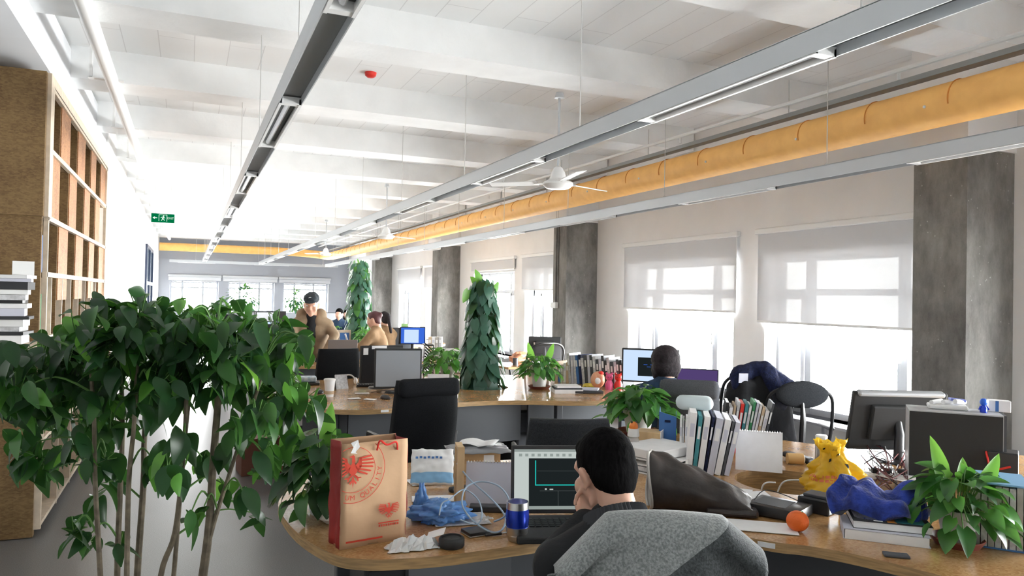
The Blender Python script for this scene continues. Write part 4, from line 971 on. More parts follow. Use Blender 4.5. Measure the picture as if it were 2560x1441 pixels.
# his chair with the cardigan over its back
q = dp(1648, 1400, 1.80)
CH = high_back('black office chair of the short-haired man, with a grey cardigan over its back', (MX + .10, MY + .02), -.42, top=.95, w=.43, roll=False, tilt=.06, group=None)
def cardigan():
    t = thing('cardigan', 'two-tone grey knitted cardigan draped over the chair back of the short-haired man', 'clothing', (CH.location.x, CH.location.y, 0), CH.rotation_euler.z)
    pr = lambda u: -.285
    def S(u, v):
        # u across (-.30..+.30), v 0 front hem -> over the top -> 1 rear hem
        x = (u - .5) * 2; w = .262 + .07 * max(0, v - .42) * 1.6
        top = 1.035 + .012 * cos(x * 2.2) - .13 * max(0, -x - .52) / .48 - .07 * max(0, x - .6) / .4
        rad = .055
        if v < .2: z = top - .42 + .42 * (v / .2) - rad; y = -.17 + .01 * sin(9 * u)
        elif v < .38:
            a = pi * (v - .2) / .18; z = top - rad + rad * sin(a); y = -.235 + .065 * cos(a)
        else:
            d = (v - .38) / .62; z = top - rad - d * .62; y = -.30 - .03 * sin(d * pi) - .02 * d
        f = max(0, v - .38)
        y -= f * (.035 * sin(u * 19 + 2 * v) + .02 * sin(u * 41 - 3 * v)) * (.4 + abs(x))
        if v > .38: y += .07 * (abs(x) ** 2.5)
        zz = z - (.03 * sin(u * 7) + .02 * sin(u * 23)) * f
        return (x * w + .012 * sin(6 * z), y, zz)
    b = MB().grid(S, 60, 64)
    m = mat('two_tone_knit', (.2, .2, .2), .98, sheen=.4, bump=.35, bscale=200); N, Lk = nt(m); bs = N['Principled BSDF']
    tcx = N.new('ShaderNodeTexCoord'); sx = N.new('ShaderNodeSeparateXYZ'); Lk.new(tcx.outputs['Object'], sx.inputs[0])
    mu = N.new('ShaderNodeMath'); mu.operation = 'MULTIPLY_ADD'; mu.inputs[1].default_value = -.72; mu.inputs[2].default_value = 0; Lk.new(sx.outputs['X'], mu.inputs[0])
    ad = N.new('ShaderNodeMath'); ad.operation = 'ADD'; Lk.new(mu.outputs[0], ad.inputs[0]); Lk.new(sx.outputs['Z'], ad.inputs[1])
    gt = N.new('ShaderNodeMath'); gt.operation = 'GREATER_THAN'; gt.inputs[1].default_value = .915; Lk.new(ad.outputs[0], gt.inputs[0])
    ns = N.new('ShaderNodeTexNoise'); ns.inputs['Scale'].default_value = 160; Lk.new(tcx.outputs['Object'], ns.inputs['Vector'])
    r1 = N.new('ShaderNodeValToRGB'); r1.color_ramp.elements[0].position = .35; r1.color_ramp.elements[0].color = (.15, .165, .165, 1); r1.color_ramp.elements[1].position = .65; r1.color_ramp.elements[1].color = (.30, .32, .32, 1); Lk.new(ns.outputs['Fac'], r1.inputs[0])
    r2 = N.new('ShaderNodeValToRGB'); r2.color_ramp.elements[0].position = .35; r2.color_ramp.elements[0].color = (.022, .028, .030, 1); r2.color_ramp.elements[1].position = .65; r2.color_ramp.elements[1].color = (.06, .07, .073, 1); Lk.new(ns.outputs['Fac'], r2.inputs[0])
    mx = N.new('ShaderNodeMix'); mx.data_type = 'RGBA'; g2 = N.new('ShaderNodeMath'); g2.operation = 'GREATER_THAN'; g2.inputs[1].default_value = .895; Lk.new(sx.outputs['Z'], g2.inputs[0]); mm = N.new('ShaderNodeMath'); mm.operation = 'MULTIPLY'; Lk.new(gt.outputs[0], mm.inputs[0]); Lk.new(g2.outputs[0], mm.inputs[1]); Lk.new(mm.outputs[0], mx.inputs['Factor']); Lk.new(r2.outputs[0], mx.inputs['A']); Lk.new(r1.outputs[0], mx.inputs['B']); Lk.new(mx.outputs['Result'], bs.inputs['Base Color'])
    b.build('knit_body', m, t, smooth=2, solid=.014)
    # sleeve hanging down at the left corner and a fold at the right
    def slv(x0, y0, z0, x1, z1, r0, r1, nm):
        pts = spline([(x0, y0, z0), ((x0 + x1) / 2, y0 - .03, (z0 + z1) / 2 + .03), (x1, y0 - .035, z1)], 8)
        bb = MB(); n = len(pts)
        def q(u, v):
            i = min(n - 1, int(v * (n - 1))); p = pts[i]; a = 2 * pi * u; r = (r0 + (r1 - r0) * v) * (1 + .10 * sin(3 * a + 7 * v))
            return p + Vector((r * cos(a), r * .45 * sin(a), 0))
        bb.grid(q, 24, n - 1, closed_u=True); bb.build(nm, m, t, smooth=2)
    slv(-.25, -.29, .90, -.31, .50, .045, .045, 'sleeve'); pass
cardigan()
# --- person in the dark blue top (seated, seen from behind)
hc = dp(1661, 908, 5.15)
J = dict(neck=(0, .0, hc.z - .15), chest=(0, -.02, hc.z - .30), waist=(0, -.06, .70), pelvis=(0, -.06, .57), shL=(-.19, .0, hc.z - .22), shR=(.19, 0, hc.z - .22), elL=(-.27, .15, .80), wrL=(-.15, .38, .80), elR=(.27, .15, .80), wrR=(.15, .38, .80),
         knL=(-.11, .36, .5), knR=(.11, .36, .5), anL=(-.11, .36, .09), anR=(.11, .36, .09))
J['handL'] = hand(J['wrL'], (.2, 1, -.1), (0, 0, -1), -1, .3); J['handR'] = hand(J['wrR'], (-.2, 1, -.1), (0, 0, -1), 1, .3)
P2Z = -.45
person('person with dark bobbed hair and dark blue top, seen from behind', (hc.x - .02, hc.y - .05, 0), P2Z, J, HM((0, .05, hc.z), .1, -.12), [('top', M['teal_shirt'], top_prims(J, .02), 4), ('trousers', M['blackcloth'], leg_prims(J), 3), ('shoes', M['black'], shoe_prims(J), 2)],
       [('hair', M['hair_brown'], [('e', (0, -.02, .03), (.102, .115, .098)), ('e', (0, -.05, -.03), (.100, .08, .08)), ('e', (-.07, .0, -.04), (.024, .05, .08)), ('e', (.07, .0, -.04), (.024, .05, .08))])], vox=.010, cvox=.014)
# --- man in the cap leaning over the third desk
hc = dp(785, 761, 9.45)
bx = hc.x + .02; by = hc.y + .28
J = dict(neck=(0, .20, hc.z - .17), chest=(0, .12, hc.z - .32), waist=(0, .0, 1.05), pelvis=(0, -.06, .93), shL=(-.20, .16, hc.z - .27), shR=(.20, .16, hc.z - .27), elL=(-.30, .22, 1.07), wrL=(-.19, .36, .86), elR=(.27, .26, 1.02), wrR=(.23, .40, .80),
         knL=(-.10, -.0, .50), knR=(.10, .02, .50), anL=(-.10, -.04, .09), anR=(.10, .0, .09))
J['handL'] = hand(J['wrL'], (.3, .6, -.7), (.5, 0, -1), -1, .5); J['handR'] = hand(J['wrR'], (-.1, .9, -.3), (0, 0, -1), 1, .2)
hM = HM((0, .28, hc.z - .01), -.1, -.22)
jk = top_prims(J, .026)
jk = [p for p in jk if not (p[0] == 'c' and p[1] == J['waist'])]
tor = [('c', (-.105, .15, 1.33), (-.115, .05, .84), .088, .098), ('c', (.105, .15, 1.33), (.115, .05, .84), .088, .098), ('c', (0, .02, 1.3), (0, -.08, .86), .12, .13)]
hat = person('man in a dark cap and open khaki jacket leaning over the third desk', (bx, by, 0), pi - .18, J, hM,
       [('jacket', M['khaki'], [p for p in top_prims(J, .020)[3:] if p[1] != J['chest'] and p[1] != J['neck']] + [('c', (-.055, .12, hc.z - .17), J['shL'], .045, .07), ('c', (.055, .12, hc.z - .17), J['shR'], .045, .07), ('c', Vector(J['neck']).lerp(Vector(J['shL']), .4), J['shL'], .078, .085), ('c', Vector(J['neck']).lerp(Vector(J['shR']), .4), J['shR'], .078, .085), ('c', (-.085, .12, hc.z - .32), J['shL'], .128, .085), ('c', (.085, .12, hc.z - .32), J['shR'], .128, .078), ('c', (-.10, .12, hc.z - .32), (-.11, .02, 1.0), .12, .12), ('c', (.10, .12, hc.z - .32), (.11, .02, 1.0), .12, .12),
          ('c', (-.07, .17, hc.z - .19), (-.095, .20, 1.25), .030, .045), ('c', (.07, .17, hc.z - .19), (.095, .20, 1.25), .030, .045), ('c', (0, .03, hc.z - .26), (0, .0, 1.2), .12, .12)] + tor, 3),
        ('shirt', M['blackcloth'], top_prims(J, .012)[:3], 3),
        ('trousers', M['dark_panel'], leg_prims(J), 3), ('shoes', M['black'], shoe_prims(J), 2)],
       [('hair', M['hair'], [('e', (0, -.035, .0), (.078, .08, .07))]),
        ('cap', mat('dark_cap_cloth', (.02, .028, .035), .9), [('e', (0, -.012, .070), (.086, .104, .065)), ('e', (0, .055, .085), (.07, .05, .04)), ('e', (0, .120, .060), (.062, .050, .008), (-.15, 0, 0)), ('b', (0, -.01, .11), (.10, .13, .04), .02)])], vox=.012, cvox=.014, eyes=True, hs=1.2)
MB().at(hM @ (Vector((.0, .098, .092)) * 1.2), (1.2, 0, 0)).cyl((0, 0, 0), .02, .004, 12).build('cap_badge', M['paper'], hat)
# --- women at the fourth desk
def sitter(label, px, py, depth, rz, topm, hairm, kind='short', pitch=-.1, yaw=0, vox=.02, grp=None):
    hc = dp(px, py, depth); z = hc.z
    J = dict(neck=(0, .0, z - .15), chest=(0, -.02, z - .30), waist=(0, -.06, .72), pelvis=(0, -.06, .57), shL=(-.17, .0, z - .22), shR=(.17, 0, z - .22), elL=(-.24, .13, .86), wrL=(-.12, .34, .83), elR=(.24, .13, .86), wrR=(.12, .34, .83),
             knL=(-.10, .36, .5), knR=(.10, .36, .5), anL=(-.10, .36, .09), anR=(.10, .36, .09))
    J['handL'] = hand(J['wrL'], (.2, 1, -.1), (0, 0, -1), -1, .3); J['handR'] = hand(J['wrR'], (-.2, 1, -.1), (0, 0, -1), 1, .3)
    H = hair_short()
    if kind == 'bun': H = H + [('e', (0, -.10, .05), (.045, .045, .045))]
    if kind == 'pony': H = H + [('e', (0, -.12, .04), (.04, .035, .045)), ('c', (0, -.13, .02), (0, -.17, -.22), .035, .022)]
    if kind == 'long': H = H + [('e', (0, -.06, -.09), (.085, .05, .12))]
    return person(label, (hc.x, hc.y, 0), rz, J, HM((0, .04, z), yaw, pitch), [('top', topm, top_prims(J, .025), 4), ('trousers', M['blackcloth'], leg_prims(J), 3), ('shoes', M['black'], shoe_prims(J), 2)], [('hair', hairm, H)], vox=vox, cvox=.02, eyes=(kind == 'face'))
sitter('woman in a camel top with tied-up reddish dark hair at the fourth desk', 941, 800, 10.7, 1.0, M['beige'], mat('reddish_dark_hair', (.075, .02, .022), .6), 'bun', -.2)
sitter('person with a long brown ponytail behind the woman in the camel top', 963, 799, 11.3, .35, M['beige'], M['hair_brown'], 'pony', -.15)
sitter('person with black hair sitting far back beside the leafy pole', 849, 786, 15.2, 2.7, M['teal_shirt'], M['hair'], 'short')
sitter('person with tousled black hair farthest back near the far wall', 866, 786, 19.9, 2.9, M['blackcloth'], M['hair'], 'long')
sitter('person half hidden by the leafy tree, sitting at the fourth desk', 600, 812, 14.3, 2.2, M['lilac'], M['hair'], 'long')
# ================================================================ THINGS ON THE DESKS
def item(name, label, cat, p, rz=0, group=None, z=None):
    return thing(name, label, cat, (p[0], p[1], p[2] if z is None else z), rz, group)
def simple(name, label, cat, mb, m, p, rz=0, group=None, smooth=False, solid=None):
    return tag(mb.build(name, m, loc=p, rz=rz, smooth=smooth, solid=solid), label, cat, group)
def sheet(label, px, py, w, h, rz=0, z=.752, m='paper', name='paper_sheet', th=.0016, group='loose papers on the desks', curl=.0):
    p = at(px, py, z)
    b = MB().grid(lambda u, v: ((u - .5) * w, (v - .5) * h, th + curl * ((u - .5) ** 2 + (v - .5) ** 2) * 4), 6, 6)
    return simple(name, label, 'paper', b, M[m], (p.x, p.y, z), face(p) + rz, group, solid=th if not curl else .0008)
def cup(label, p, r=.038, h=.10, m='paper', lid=True, print_=False, grp='paper cups on the second desk'):
    t = item('paper_cup', label, 'cup', p, 0, grp)
    MB().lathe([(.001, 0), (r * .72, 0), (r, h), (r * 1.05, h), (r * 1.05, h + .006), (r * .97, h + .006), (r * .95, h - .01), (.001, h - .012)], 24).build('cup_body', M[m], t, smooth=True)
    if lid: MB().lathe([(r * 1.07, h), (r * 1.08, h + .012), (r * .9, h + .016), (.001, h + .014)], 24).build('lid', M['white'], t, smooth=True)
    if print_: MB().lathe([(r * .80, h * .18), (r * .845, h * .38)], 24).build('printed_band', M['tan'], t, smooth=True)
    return t
def monitor(label, p, rz, w=.42, h=.27, zc=.98, scr=None, back='black_matte', tilt=.0, group='computer monitors', bez='black'):
    # faces local -Y
    t = item('monitor', label, 'monitor', p, rz, group); zz = zc - p[2]
    T = Matrix.Translation((0, 0, zz)) @ Euler((tilt, 0, 0)).to_matrix().to_4x4()
    b = MB(); b.T = T; b.rbox((0, 0, 0), (w, .035, h), .008); b.rbox((0, .025, 0), (w * .6, .035, h * .6), .012); b.build('panel', M[back if back else bez], t)
    b = MB(); b.T = T; b.box((0, -.0185, 0), (w - .03, .002, h - .03)); s = b.build('screen', M[scr or 'screen_off'] if isinstance(scr or 'screen_off', str) else scr, t)
    MB().tube([(0, .04, .015), (0, .05, zz * .7), (0, .03, zz)], [.028, .024, .02], 10).build('stand', M['black'], t, smooth=True)
    MB().lathe([(.001, 0), (.11, 0), (.10, .012), (.001, .016)], 28, (0, .03, 0)).build('base', M['black'], t, smooth=True)
    return t, s, T
def scr_quad(t, T, w, h, x, z, qw, qh, m, name='screen_window', off=.0205):
    b = MB(); b.T = T; b.box((x, -off, z), (qw, .0012, qh)); return b.build(name, m, t)
E_white = emis('lit_screen_white', (.80, .88, .84), .62); E_dark = emis('lit_screen_dark', (.012, .016, .017), 1.0); E_cyan = emis('lit_screen_cyan', (.02, .62, .55), .8); E_blue = emis('lit_screen_blue', (.05, .16, .75), .9); E_pale = emis('lit_screen_pale', (.62, .78, 1.0), .95); E_grey = emis('lit_screen_grey', (.45, .52, .49), .6)
E_purple = emis('lit_screen_purple', (.08, .05, .16), 1.0)

# ---- paper shopping bag
bw, bd, bh = .24, .105, .350
pc = at(848, 1376); BR = .16
t = item('paper_shopping_bag', 'brown paper shopping bag with red eagle print and red side gusset', 'bag', (pc.x, pc.y, .75), BR)
def bagwall(a, b, nu=10, nv=14, sag=.004, gus=0):
    a, b = Vector(a), Vector(b); nrm = (b - a).cross(Vector((0, 0, 1))).normalized()
    def fn(u, v):
        p = a.lerp(b, u); q = sag * noise.noise(Vector((u * 3, v * 4, a.x * 9))) * 2
        p = p + nrm * (q - gus * sin(pi * u) * min(1, v * 1.4)); p.z = bh * v - .0 ; return p
    return MB().grid(fn, nu, nv)
b = bagwall((0, 0, 0), (bw, 0, 0)); b.build('front_sheet', M['kraft'], t, solid=.0014, smooth=2)
bagwall((bw, bd, 0), (0, bd, 0)).build('back_sheet', M['kraft'], t, solid=.0014, smooth=2)
bagwall((0, bd, 0), (0, 0, 0), gus=.012).build('side_gusset', M['red_side'], t, solid=.0014, smooth=2)
bagwall((bw, 0, 0), (bw, bd, 0), gus=.015).build('side_gusset', M['red_side'], t, solid=.0014, smooth=2)
MB().box((bw / 2, bd / 2, .003), (bw - .004, bd - .004, .004)).build('bag_bottom', M['kraft_in'], t)
YP = -.0068
def ring(mb, cx, cz, r, wd, a0, a1, n=60):
    for i in range(n):
        A = a0 + (a1 - a0) * i / n; B = a0 + (a1 - a0) * (i + 1) / n; q = []
        for a, rr in ((A, r), (B, r), (B, r - wd), (A, r - wd)): q.append((cx + rr * cos(a), YP, cz + rr * sin(a)))
        if all(.001 < p[0] < bw and p[2] < bh for p in q): mb.add(q, [(0, 1, 2, 3)])
pr = MB(); ring(pr, .042, .262, .112, .0022, 0, 2 * pi, 90); pr.build('printed_ring', M['red_print'], t); pr = MB(); ring(pr, .042, .262, .077, .002, 0, 2 * pi, 80); pr.build('printed_ring', M['red_print'], t)
def eagle(mb, cx, cz, s, y=None):
    y = YP if y is None else y
    def poly(pts, flip=True):
        for sg in ((1, -1) if flip else (1,)):
            q = [(cx + sg * px * s, y, cz + pz * s) for px, pz in pts]
            q = [(max(.002, a), b_, c_) for a, b_, c_ in q]
            mb.add(q, [tuple(range(len(q)))[::sg]])
    poly([(0, .36), (.12, .16), (.20, .06), (.15, -.12), (0, -.26)]); poly([(-.06, .3), (.09, .3), (.06, .54), (.0, .60), (-.17, .52), (-.05, .49)], False)
    poly([(.08, .16), (.22, .30), (.26, .48), (.36, .46), (.36, .1), (.2, -.1)])
    for (sx, sz, ex, ez) in [(.28, .44, .80, .50), (.28, .35, .88, .36), (.27, .24, .90, .21), (.25, .13, .87, .06), (.22, .03, .78, -.10), (.18, -.05, .64, -.22)]:
        poly([(sx, sz + .035), (ex - .06, ez + .045), (ex, ez), (ex - .06, ez - .03), (sx, sz - .035)])
    poly([(.06, -.16), (.22, -.30), (.34, -.30), (.36, -.34), (.22, -.36), (.04, -.22)]); poly([(.10, -.2), (.22, -.34), (.24, -.46), (.19, -.46), (.16, -.36), (.04, -.24)])
    poly([(0, -.2), (.05, -.4), (.16, -.52), (.12, -.58), (.035, -.48), (0, -.74)])
mb = MB(); eagle(mb, .040, .262, .084); mb.build('eagle_print', M['red_print'], t)
mb = MB(); eagle(mb, .172, .110, .044); mb.build('eagle_print', M['red_print'], t)
mb = MB(); mb.box((.172, YP, .070), (.075, .0006, .004)); mb.box((.085, YP, .022), (.13, .0006, .006), (0, 0, 0)); [mb.box((.138 + .0085 * i, YP, .061), (.005, .0006, .007)) for i in range(9)]; mb.build('printed_stripe', M['red_print'], t)
def text(body, size, parent, loc, rot, m, name='lettering', sp=1.0, ax='CENTER'):
    cu = bpy.data.curves.new(name, 'FONT'); cu.body = body; cu.size = size; cu.align_x = ax; cu.align_y = 'CENTER'; cu.space_character = sp
    o = bpy.data.objects.new('tmp', cu); COL.objects.link(o)
    me = bpy.data.meshes.new_from_object(o.evaluated_get(bpy.context.evaluated_depsgraph_get())); bpy.data.objects.remove(o)
    me.materials.clear(); me.materials.append(m); o = bpy.data.objects.new(name, me); COL.objects.link(o); o.parent = parent; o.location = loc; o.rotation_euler = rot; return o
text('EXIT', .05, EXIT_SIGN, (.118, -.017, 0), (pi / 2, 0, 0), M['exit_white'], 'exit_lettering')
s_ = 'UM QUALITY'; 
for i, ch in enumerate(s_):
    if ch == ' ': continue
    a = radians(-103 + 11.2 * i); text(ch, .024, t, (.042 + .094 * cos(a), YP, .262 + .094 * sin(a)), (pi / 2, -(a + pi / 2), 0), M['red_print'])
for y, m in ((-.004, 'red'),): MB().tube(spline([(.125, y, bh - .03), (.13, y - .012, bh + .004), (.155, y - .014, bh - .012), (.19, y - .01, bh - .006), (.20, y, bh - .035)], 5), .0035, 6).build('cord_handle', M[m], t, smooth=True)
MB().add([(.03, -.006, bh + .003), (.055, -.008, bh + .012), (.06, -.012, bh - .012), (.045, -.012, bh - .028), (.052, -.012, bh - .034), (.028, -.012, bh - .03), (.038, -.011, bh - .012)], [(0, 1, 2, 3, 4, 5, 6)]).build('torn_white_tag', M['paper'], t)
# white bowl between pothos and bag
p = at(815, 1312)
simple('bowl', 'white ceramic bowl half hidden behind the paper bag', 'bowl', MB().lathe([(.001, 0), (.03, 0), (.055, .02), (.062, .075), (.058, .075), (.05, .025), (.001, .01)], 28), M['pot_white'], (p.x + .03, p.y + .02, .75), smooth=True)
# crumpled things
def crumple(name, label, cat, p, rz, size, m, seed, amp=.35, n=26, freq=3.0, taper=0, flat=.0, solid=0):
    random.seed(seed); off = Vector((seed * 3.1, seed * 1.7, seed))
    b = MB()
    def fn(u, v):
        a = 2 * pi * u; e_ = -pi / 2 + pi * v; d = Vector((cos(e_) * cos(a), cos(e_) * sin(a), sin(e_)))
        k = 1 + amp * noise.noise(d * freq + off) + amp * .5 * noise.noise(d * freq * 2.7 + off) + amp * .3 * abs(noise.noise(d * freq * 6 + off))
        x, y, z = d.x * size[0] / 2 * k, d.y * size[1] / 2 * k, d.z * size[2] / 2 * k
        tp = 1 - taper * max(0, (z / size[2] + .5)) ** 1.2
        return (x * tp, y * tp, max(z + size[2] * .5, 0.0))
    b.grid(fn, n * 2, n, closed_u=True)
    return simple(name, label, cat, b, M[m], p, rz, smooth=2)
p = at(1105, 1310); crumple('plastic_bag', 'crumpled pale blue thin plastic bag on the desk in front', 'bag', (p.x, p.y + .03, .75), face(p), (.20, .14, .075), 'blue_bag', 4, .5, 34, 2.2)
p = at(1055, 1300); crumple('plastic_glove', 'upright end of pale blue plastic film beside the paper bag', 'bag', (p.x + .005, p.y + .03, .75), face(p) + .2, (.065, .06, .115), 'blue_bag', 9, .55, 20, 2.2, .5)
p = at(1020, 1378)
def foil():
    random.seed(5); b = MB(); K = 7; V = {}
    for j in range(K + 1):
        for i in range(2 * K + 1):
            u, v = i / (2 * K), j / K; V[i, j] = ((u - .5) * .17 + random.uniform(-.007, .007), (v - .5) * .075 + random.uniform(-.006, .006), max(.001, .045 * sin(pi * v) * (sin(pi * u) ** .5 if 0 < u < 1 else 0) * random.uniform(.35, 1.25)))
    idx = {}; vs = []
    for k_, v in V.items(): idx[k_] = len(vs); vs.append(v)
    fs = []
    for j in range(K):
        for i in range(2 * K): a, b_, c, d = idx[i, j], idx[i + 1, j], idx[i + 1, j + 1], idx[i, j + 1]; fs += [(a, b_, c), (a, c, d)]
    return b.add(vs, fs)
simple('foil_wrapper', 'crumpled silvery white wrapper at the front edge of the desk', 'wrapper', foil(), M['foil'], (p.x + .02, p.y + .02, .752), face(p) + .25, solid=.001)
p = at(1085, 1352, .78); simple('paper_scrap', 'white folded paper tag sticking out beside the foil wrapper', 'paper', MB().grid(lambda u, v: ((u - .5) * .06, (v - .5) * .045, .01 + .02 * u + .01 * v), 4, 4), M['paper'], (p.x + .02, p.y + .04, .765), -.5, solid=.001)
p = at(1136, 1374); t = item('jar_lid', 'round black knurled lid lying in front of the blue film', 'lid', (p.x, p.y + .03, .75))
b = MB(); b.lathe([(.001, 0), (.040, 0), (.044, .006), (.044, .026), (.040, .032), (.034, .034), (.032, .028), (.001, .027)], 48); b.build('lid_shell', M['black_matte'], t, smooth=True)
p = at(1197, 1342); t = item('portable_drive', 'flat dark portable drive with a silver edge', 'drive', (p.x, p.y + .03, .75), face(p) + .5); MB().rbox((0, 0, .009), (.085, .075, .016), .004).build('case', M['black'], t, smooth=True); MB().rbox((0, 0, .004), (.087, .077, .005), .002).build('silver_rim', M['steel'], t)
p = at(1240, 1341); t = item('pen', 'black and silver pen lying between the drive and the blue tumbler', 'pen', (p.x, p.y, .757), face(p) + .35); MB().tube([(-.04, 0, 0), (.02, 0, 0)], .005, 10).build('barrel', M['black'], t, smooth=True); MB().tube([(.02, 0, 0), (.045, 0, 0), (.055, 0, 0)], [.0045, .004, .001], 10).build('cap', M['chrome'], t, smooth=True)
p = at(1215, 1315); simple('wrapper_scrap', 'small pinkish transparent wrapper on the portable drive', 'wrapper', MB().grid(lambda u, v: ((u - .5) * .05, (v - .5) * .03, .006 + .012 * abs(noise.noise(Vector((u * 5, v * 5, 2))))), 8, 8), M['lining'], (p.x, p.y, .768), .3, solid=.0008)
# tumbler
p = at(1301, 1358); t = item('tumbler', 'shiny blue stainless-steel tumbler without lid', 'tumbler', (p.x, p.y + .03, .75))
MB().lathe([(.033, .036), (.0405, .055), (.0415, .085), (.0395, .118)], 40).build('blue_band', M['blue_metal'], t, smooth=True)
MB().lathe([(.001, 0), (.028, 0), (.033, .008), (.0385, .036), (.0412, .05)], 40).build('steel_base', M['steel'], t, smooth=True)
MB().lathe([(.0402, .112), (.0385, .136), (.0365, .136), (.0375, .11), (.036, .02), (.001, .015)], 40).build('steel_rim', M['steel'], t, smooth=True)
# laptop of the man
lp = at(1385, 1290, .77); lrz = face(lp) - .12
lx = dp(1292, 1270, 2.62); rx_ = dp(1500, 1262, 2.66)
LW = .40; LH = .255
lc_ = at(1396, 1300, .765); lrz = -.27 - .06
t = item('laptop', 'black open laptop showing a dark drawing window with a cyan rectangle', 'laptop', (lc_.x + .03, lc_.y + .02, .75), lrz)
MB().rbox((0, -.135, .014), (LW, .27, .024), .006).build('keyboard_deck', M['black_matte'], t)
kb = MB()
for r_ in range(5):
    for c_ in range(14): kb.box((-.16 + c_ * .0246, -.06 - r_ * .021, .0275), (.019, .016, .003))
kb.build('keys', M['black'], t)
MB().box((0, -.215, .0265), (.09, .06, .001)).build('touchpad', M['dark_panel'], t)
Tl = Matrix.Translation((0, .0, .03)) @ Euler((-.16, 0, 0)).to_matrix().to_4x4() @ Matrix.Translation((0, 0, LH / 2))
b = MB(); b.T = Tl; b.rbox((0, .004, 0), (LW, .012, LH), .005); lid = b.build('display_lid', M['black'], t)
def lq(x0, x1, z0, z1, m, nm, off): b = MB(); b.T = Tl; b.box(((x0 + x1) / 2, -off, (z0 + z1) / 2), (x1 - x0, .0006, z1 - z0)); b.build(nm, m, lid)
lq(-.188, .188, -.108, .112, E_dark, 'screen', .0024); lq(-.188, .188, .078, .110, E_white, 'toolbar', .003); lq(-.188, .188, .102, .112, E_grey, 'title_bar', .0034); lq(-.188, -.132, -.108, .078, E_white, 'side_panel', .003); lq(-.188, .188, -.118 + .006, -.100, E_grey, 'status_bar', .0032)
for i in range(9): lq(-.17 + i * .024, -.158 + i * .024, .085, .095, E_grey, 'toolbar_icon', .0036)
for k, (x0, x1, z0, z1) in enumerate([(-.108, -.104, -.022, .07), (-.108, .12, -.024, -.020), (.116, .12, -.022, .07)]): lq(x0, x1, z0, z1, E_cyan, 'drawing_line', .0034)
for (x0, x1, z0, z1) in [(-.09, .15, -.045, -.043), (-.02, -.018, -.1, -.045), (.06, .062, -.1, -.045), (-.1, .17, .03, .031)]: lq(x0, x1, z0, z1, emis('lit_screen_dim_line', (.06, .07, .07), 1), 'drawing_line', .0032)
lq(-.07, -.063, -.04, -.034, E_white, 'drawing_mark', .0034); lq(-.052, -.038, -.04, -.036, E_white, 'drawing_mark', .0034)
# cables in loops
p = at(1210, 1300); t = item('network_cable', 'pale blue network cable lying in loose upright loops by the laptop', 'cable', (p.x, p.y, .75))
o0 = Vector((p.x, p.y, .75))
pts = [dp(x, y, d_) - o0 for x, y, d_ in [(1143, 1160, 2.95), (1175, 1200, 2.85), (1225, 1245, 2.75), (1262, 1290, 2.7), (1255, 1325, 2.62), (1225, 1330, 2.6), (1180, 1300, 2.62), (1155, 1260, 2.68), (1165, 1220, 2.72), (1200, 1205, 2.75), (1245, 1215, 2.7), (1272, 1250, 2.66), (1262, 1290, 2.62), (1235, 1305, 2.58)]]
for q_ in pts: q_.z = max(q_.z, .005)
MB().tube(spline(pts, 7), .0032, 8).build('cable', M['cable_blue'], t, smooth=True)
pts = [dp(x, y, d_) - o0 for x, y, d_ in [(1098, 1290, 2.62), (1105, 1260, 2.66), (1125, 1248, 2.68), (1160, 1225, 2.74), (1195, 1250, 2.7), (1205, 1290, 2.62), (1190, 1312, 2.58), (1150, 1300, 2.58)]]
for q_ in pts: q_.z = max(q_.z, .004)
MB().tube(spline(pts, 7), .0026, 8).build('cable', M['cable_blue'], t, smooth=True)
# things at the back of the front desk's left lobe
p = at(1085, 1215)
def pillow(w, h, th, seed=1):
    return MB().grid(lambda u, v: ((u - .5) * w * (1 + .05 * noise.noise(Vector((v * 6, seed, 0)))), (v - .5) * h * (1 + .07 * noise.noise(Vector((u * 6, seed, 3)))), th * (max(0, sin(pi * u) * sin(pi * v)) ** .45) + .006 * noise.noise(Vector((u * 7, v * 7, seed)))), 22, 22)
t = item('courier_pouch', 'white and blue plastic courier pouch on the desk behind the paper bag', 'pouch', (p.x + .0, p.y + .03, .752), face(p))
T_ = Euler((.95, 0, 0)).to_matrix().to_4x4()
b = MB(); b.T = Matrix.Translation((0, 0, .075)) @ T_; b.mi = 0
g = pillow(.19, .17, .02, 3); n0 = len(g.f); b.v = [tuple(b.T @ Vector(v)) for v in g.v]; b.f = g.f; b.m = [1 if (j // 22) < 7 and (j // 22) > 0 else 0 for j in range(n0)]
b.build('pouch_body', [M['paper'], M['lightblue']], t, smooth=2, solid=.002)
mk = MB(); mk.T = Matrix.Translation((0, 0, .075)) @ T_
for i in range(7): mk.box((-.07 + i * .018, .035 + .002 * (i % 2), .0245), (.012, .010, .001))
mk.build('printed_marks', M['blue_card'], t)
sheet('white paper sheet under the courier pouch', 1065, 1205, .16, .12, .3); sheet('white sheet lying flat behind the blue plastic film', 1090, 1248, .2, .09, .05, z=.753)
sheet('printed sheet beneath the wooden rack', 1150, 1300, .21, .15, .2, m='paper_grey')
p = at(1205, 1188); t = item('cardboard_box', 'small cardboard parcel with a white label below the grey mailer', 'box', (p.x, p.y + .06, .75), face(p) + .12)
MB().rbox((0, 0, .055), (.20, .15, .11), .002).build('carton', M['card'], t); MB().box((.045, -.0756, .055), (.05, .001, .085)).build('label_sticker', M['paper'], t); MB().box((.045, -.0762, .05), (.022, .001, .03)).build('label_print', M['paper_grey'], t); MB().box((-.055, -.0756, .07), (.04, .001, .02)).build('printed_mark', M['wood_edge'], t)
simple('mailer_envelope', 'grey plastic mailer lying on the small cardboard parcel', 'envelope', pillow(.30, .22, .018, 5), mat('grey_mailer_film', (.20, .205, .22), .4), (p.x, p.y + .06, .862), face(p) + .2, smooth=2, solid=.002)
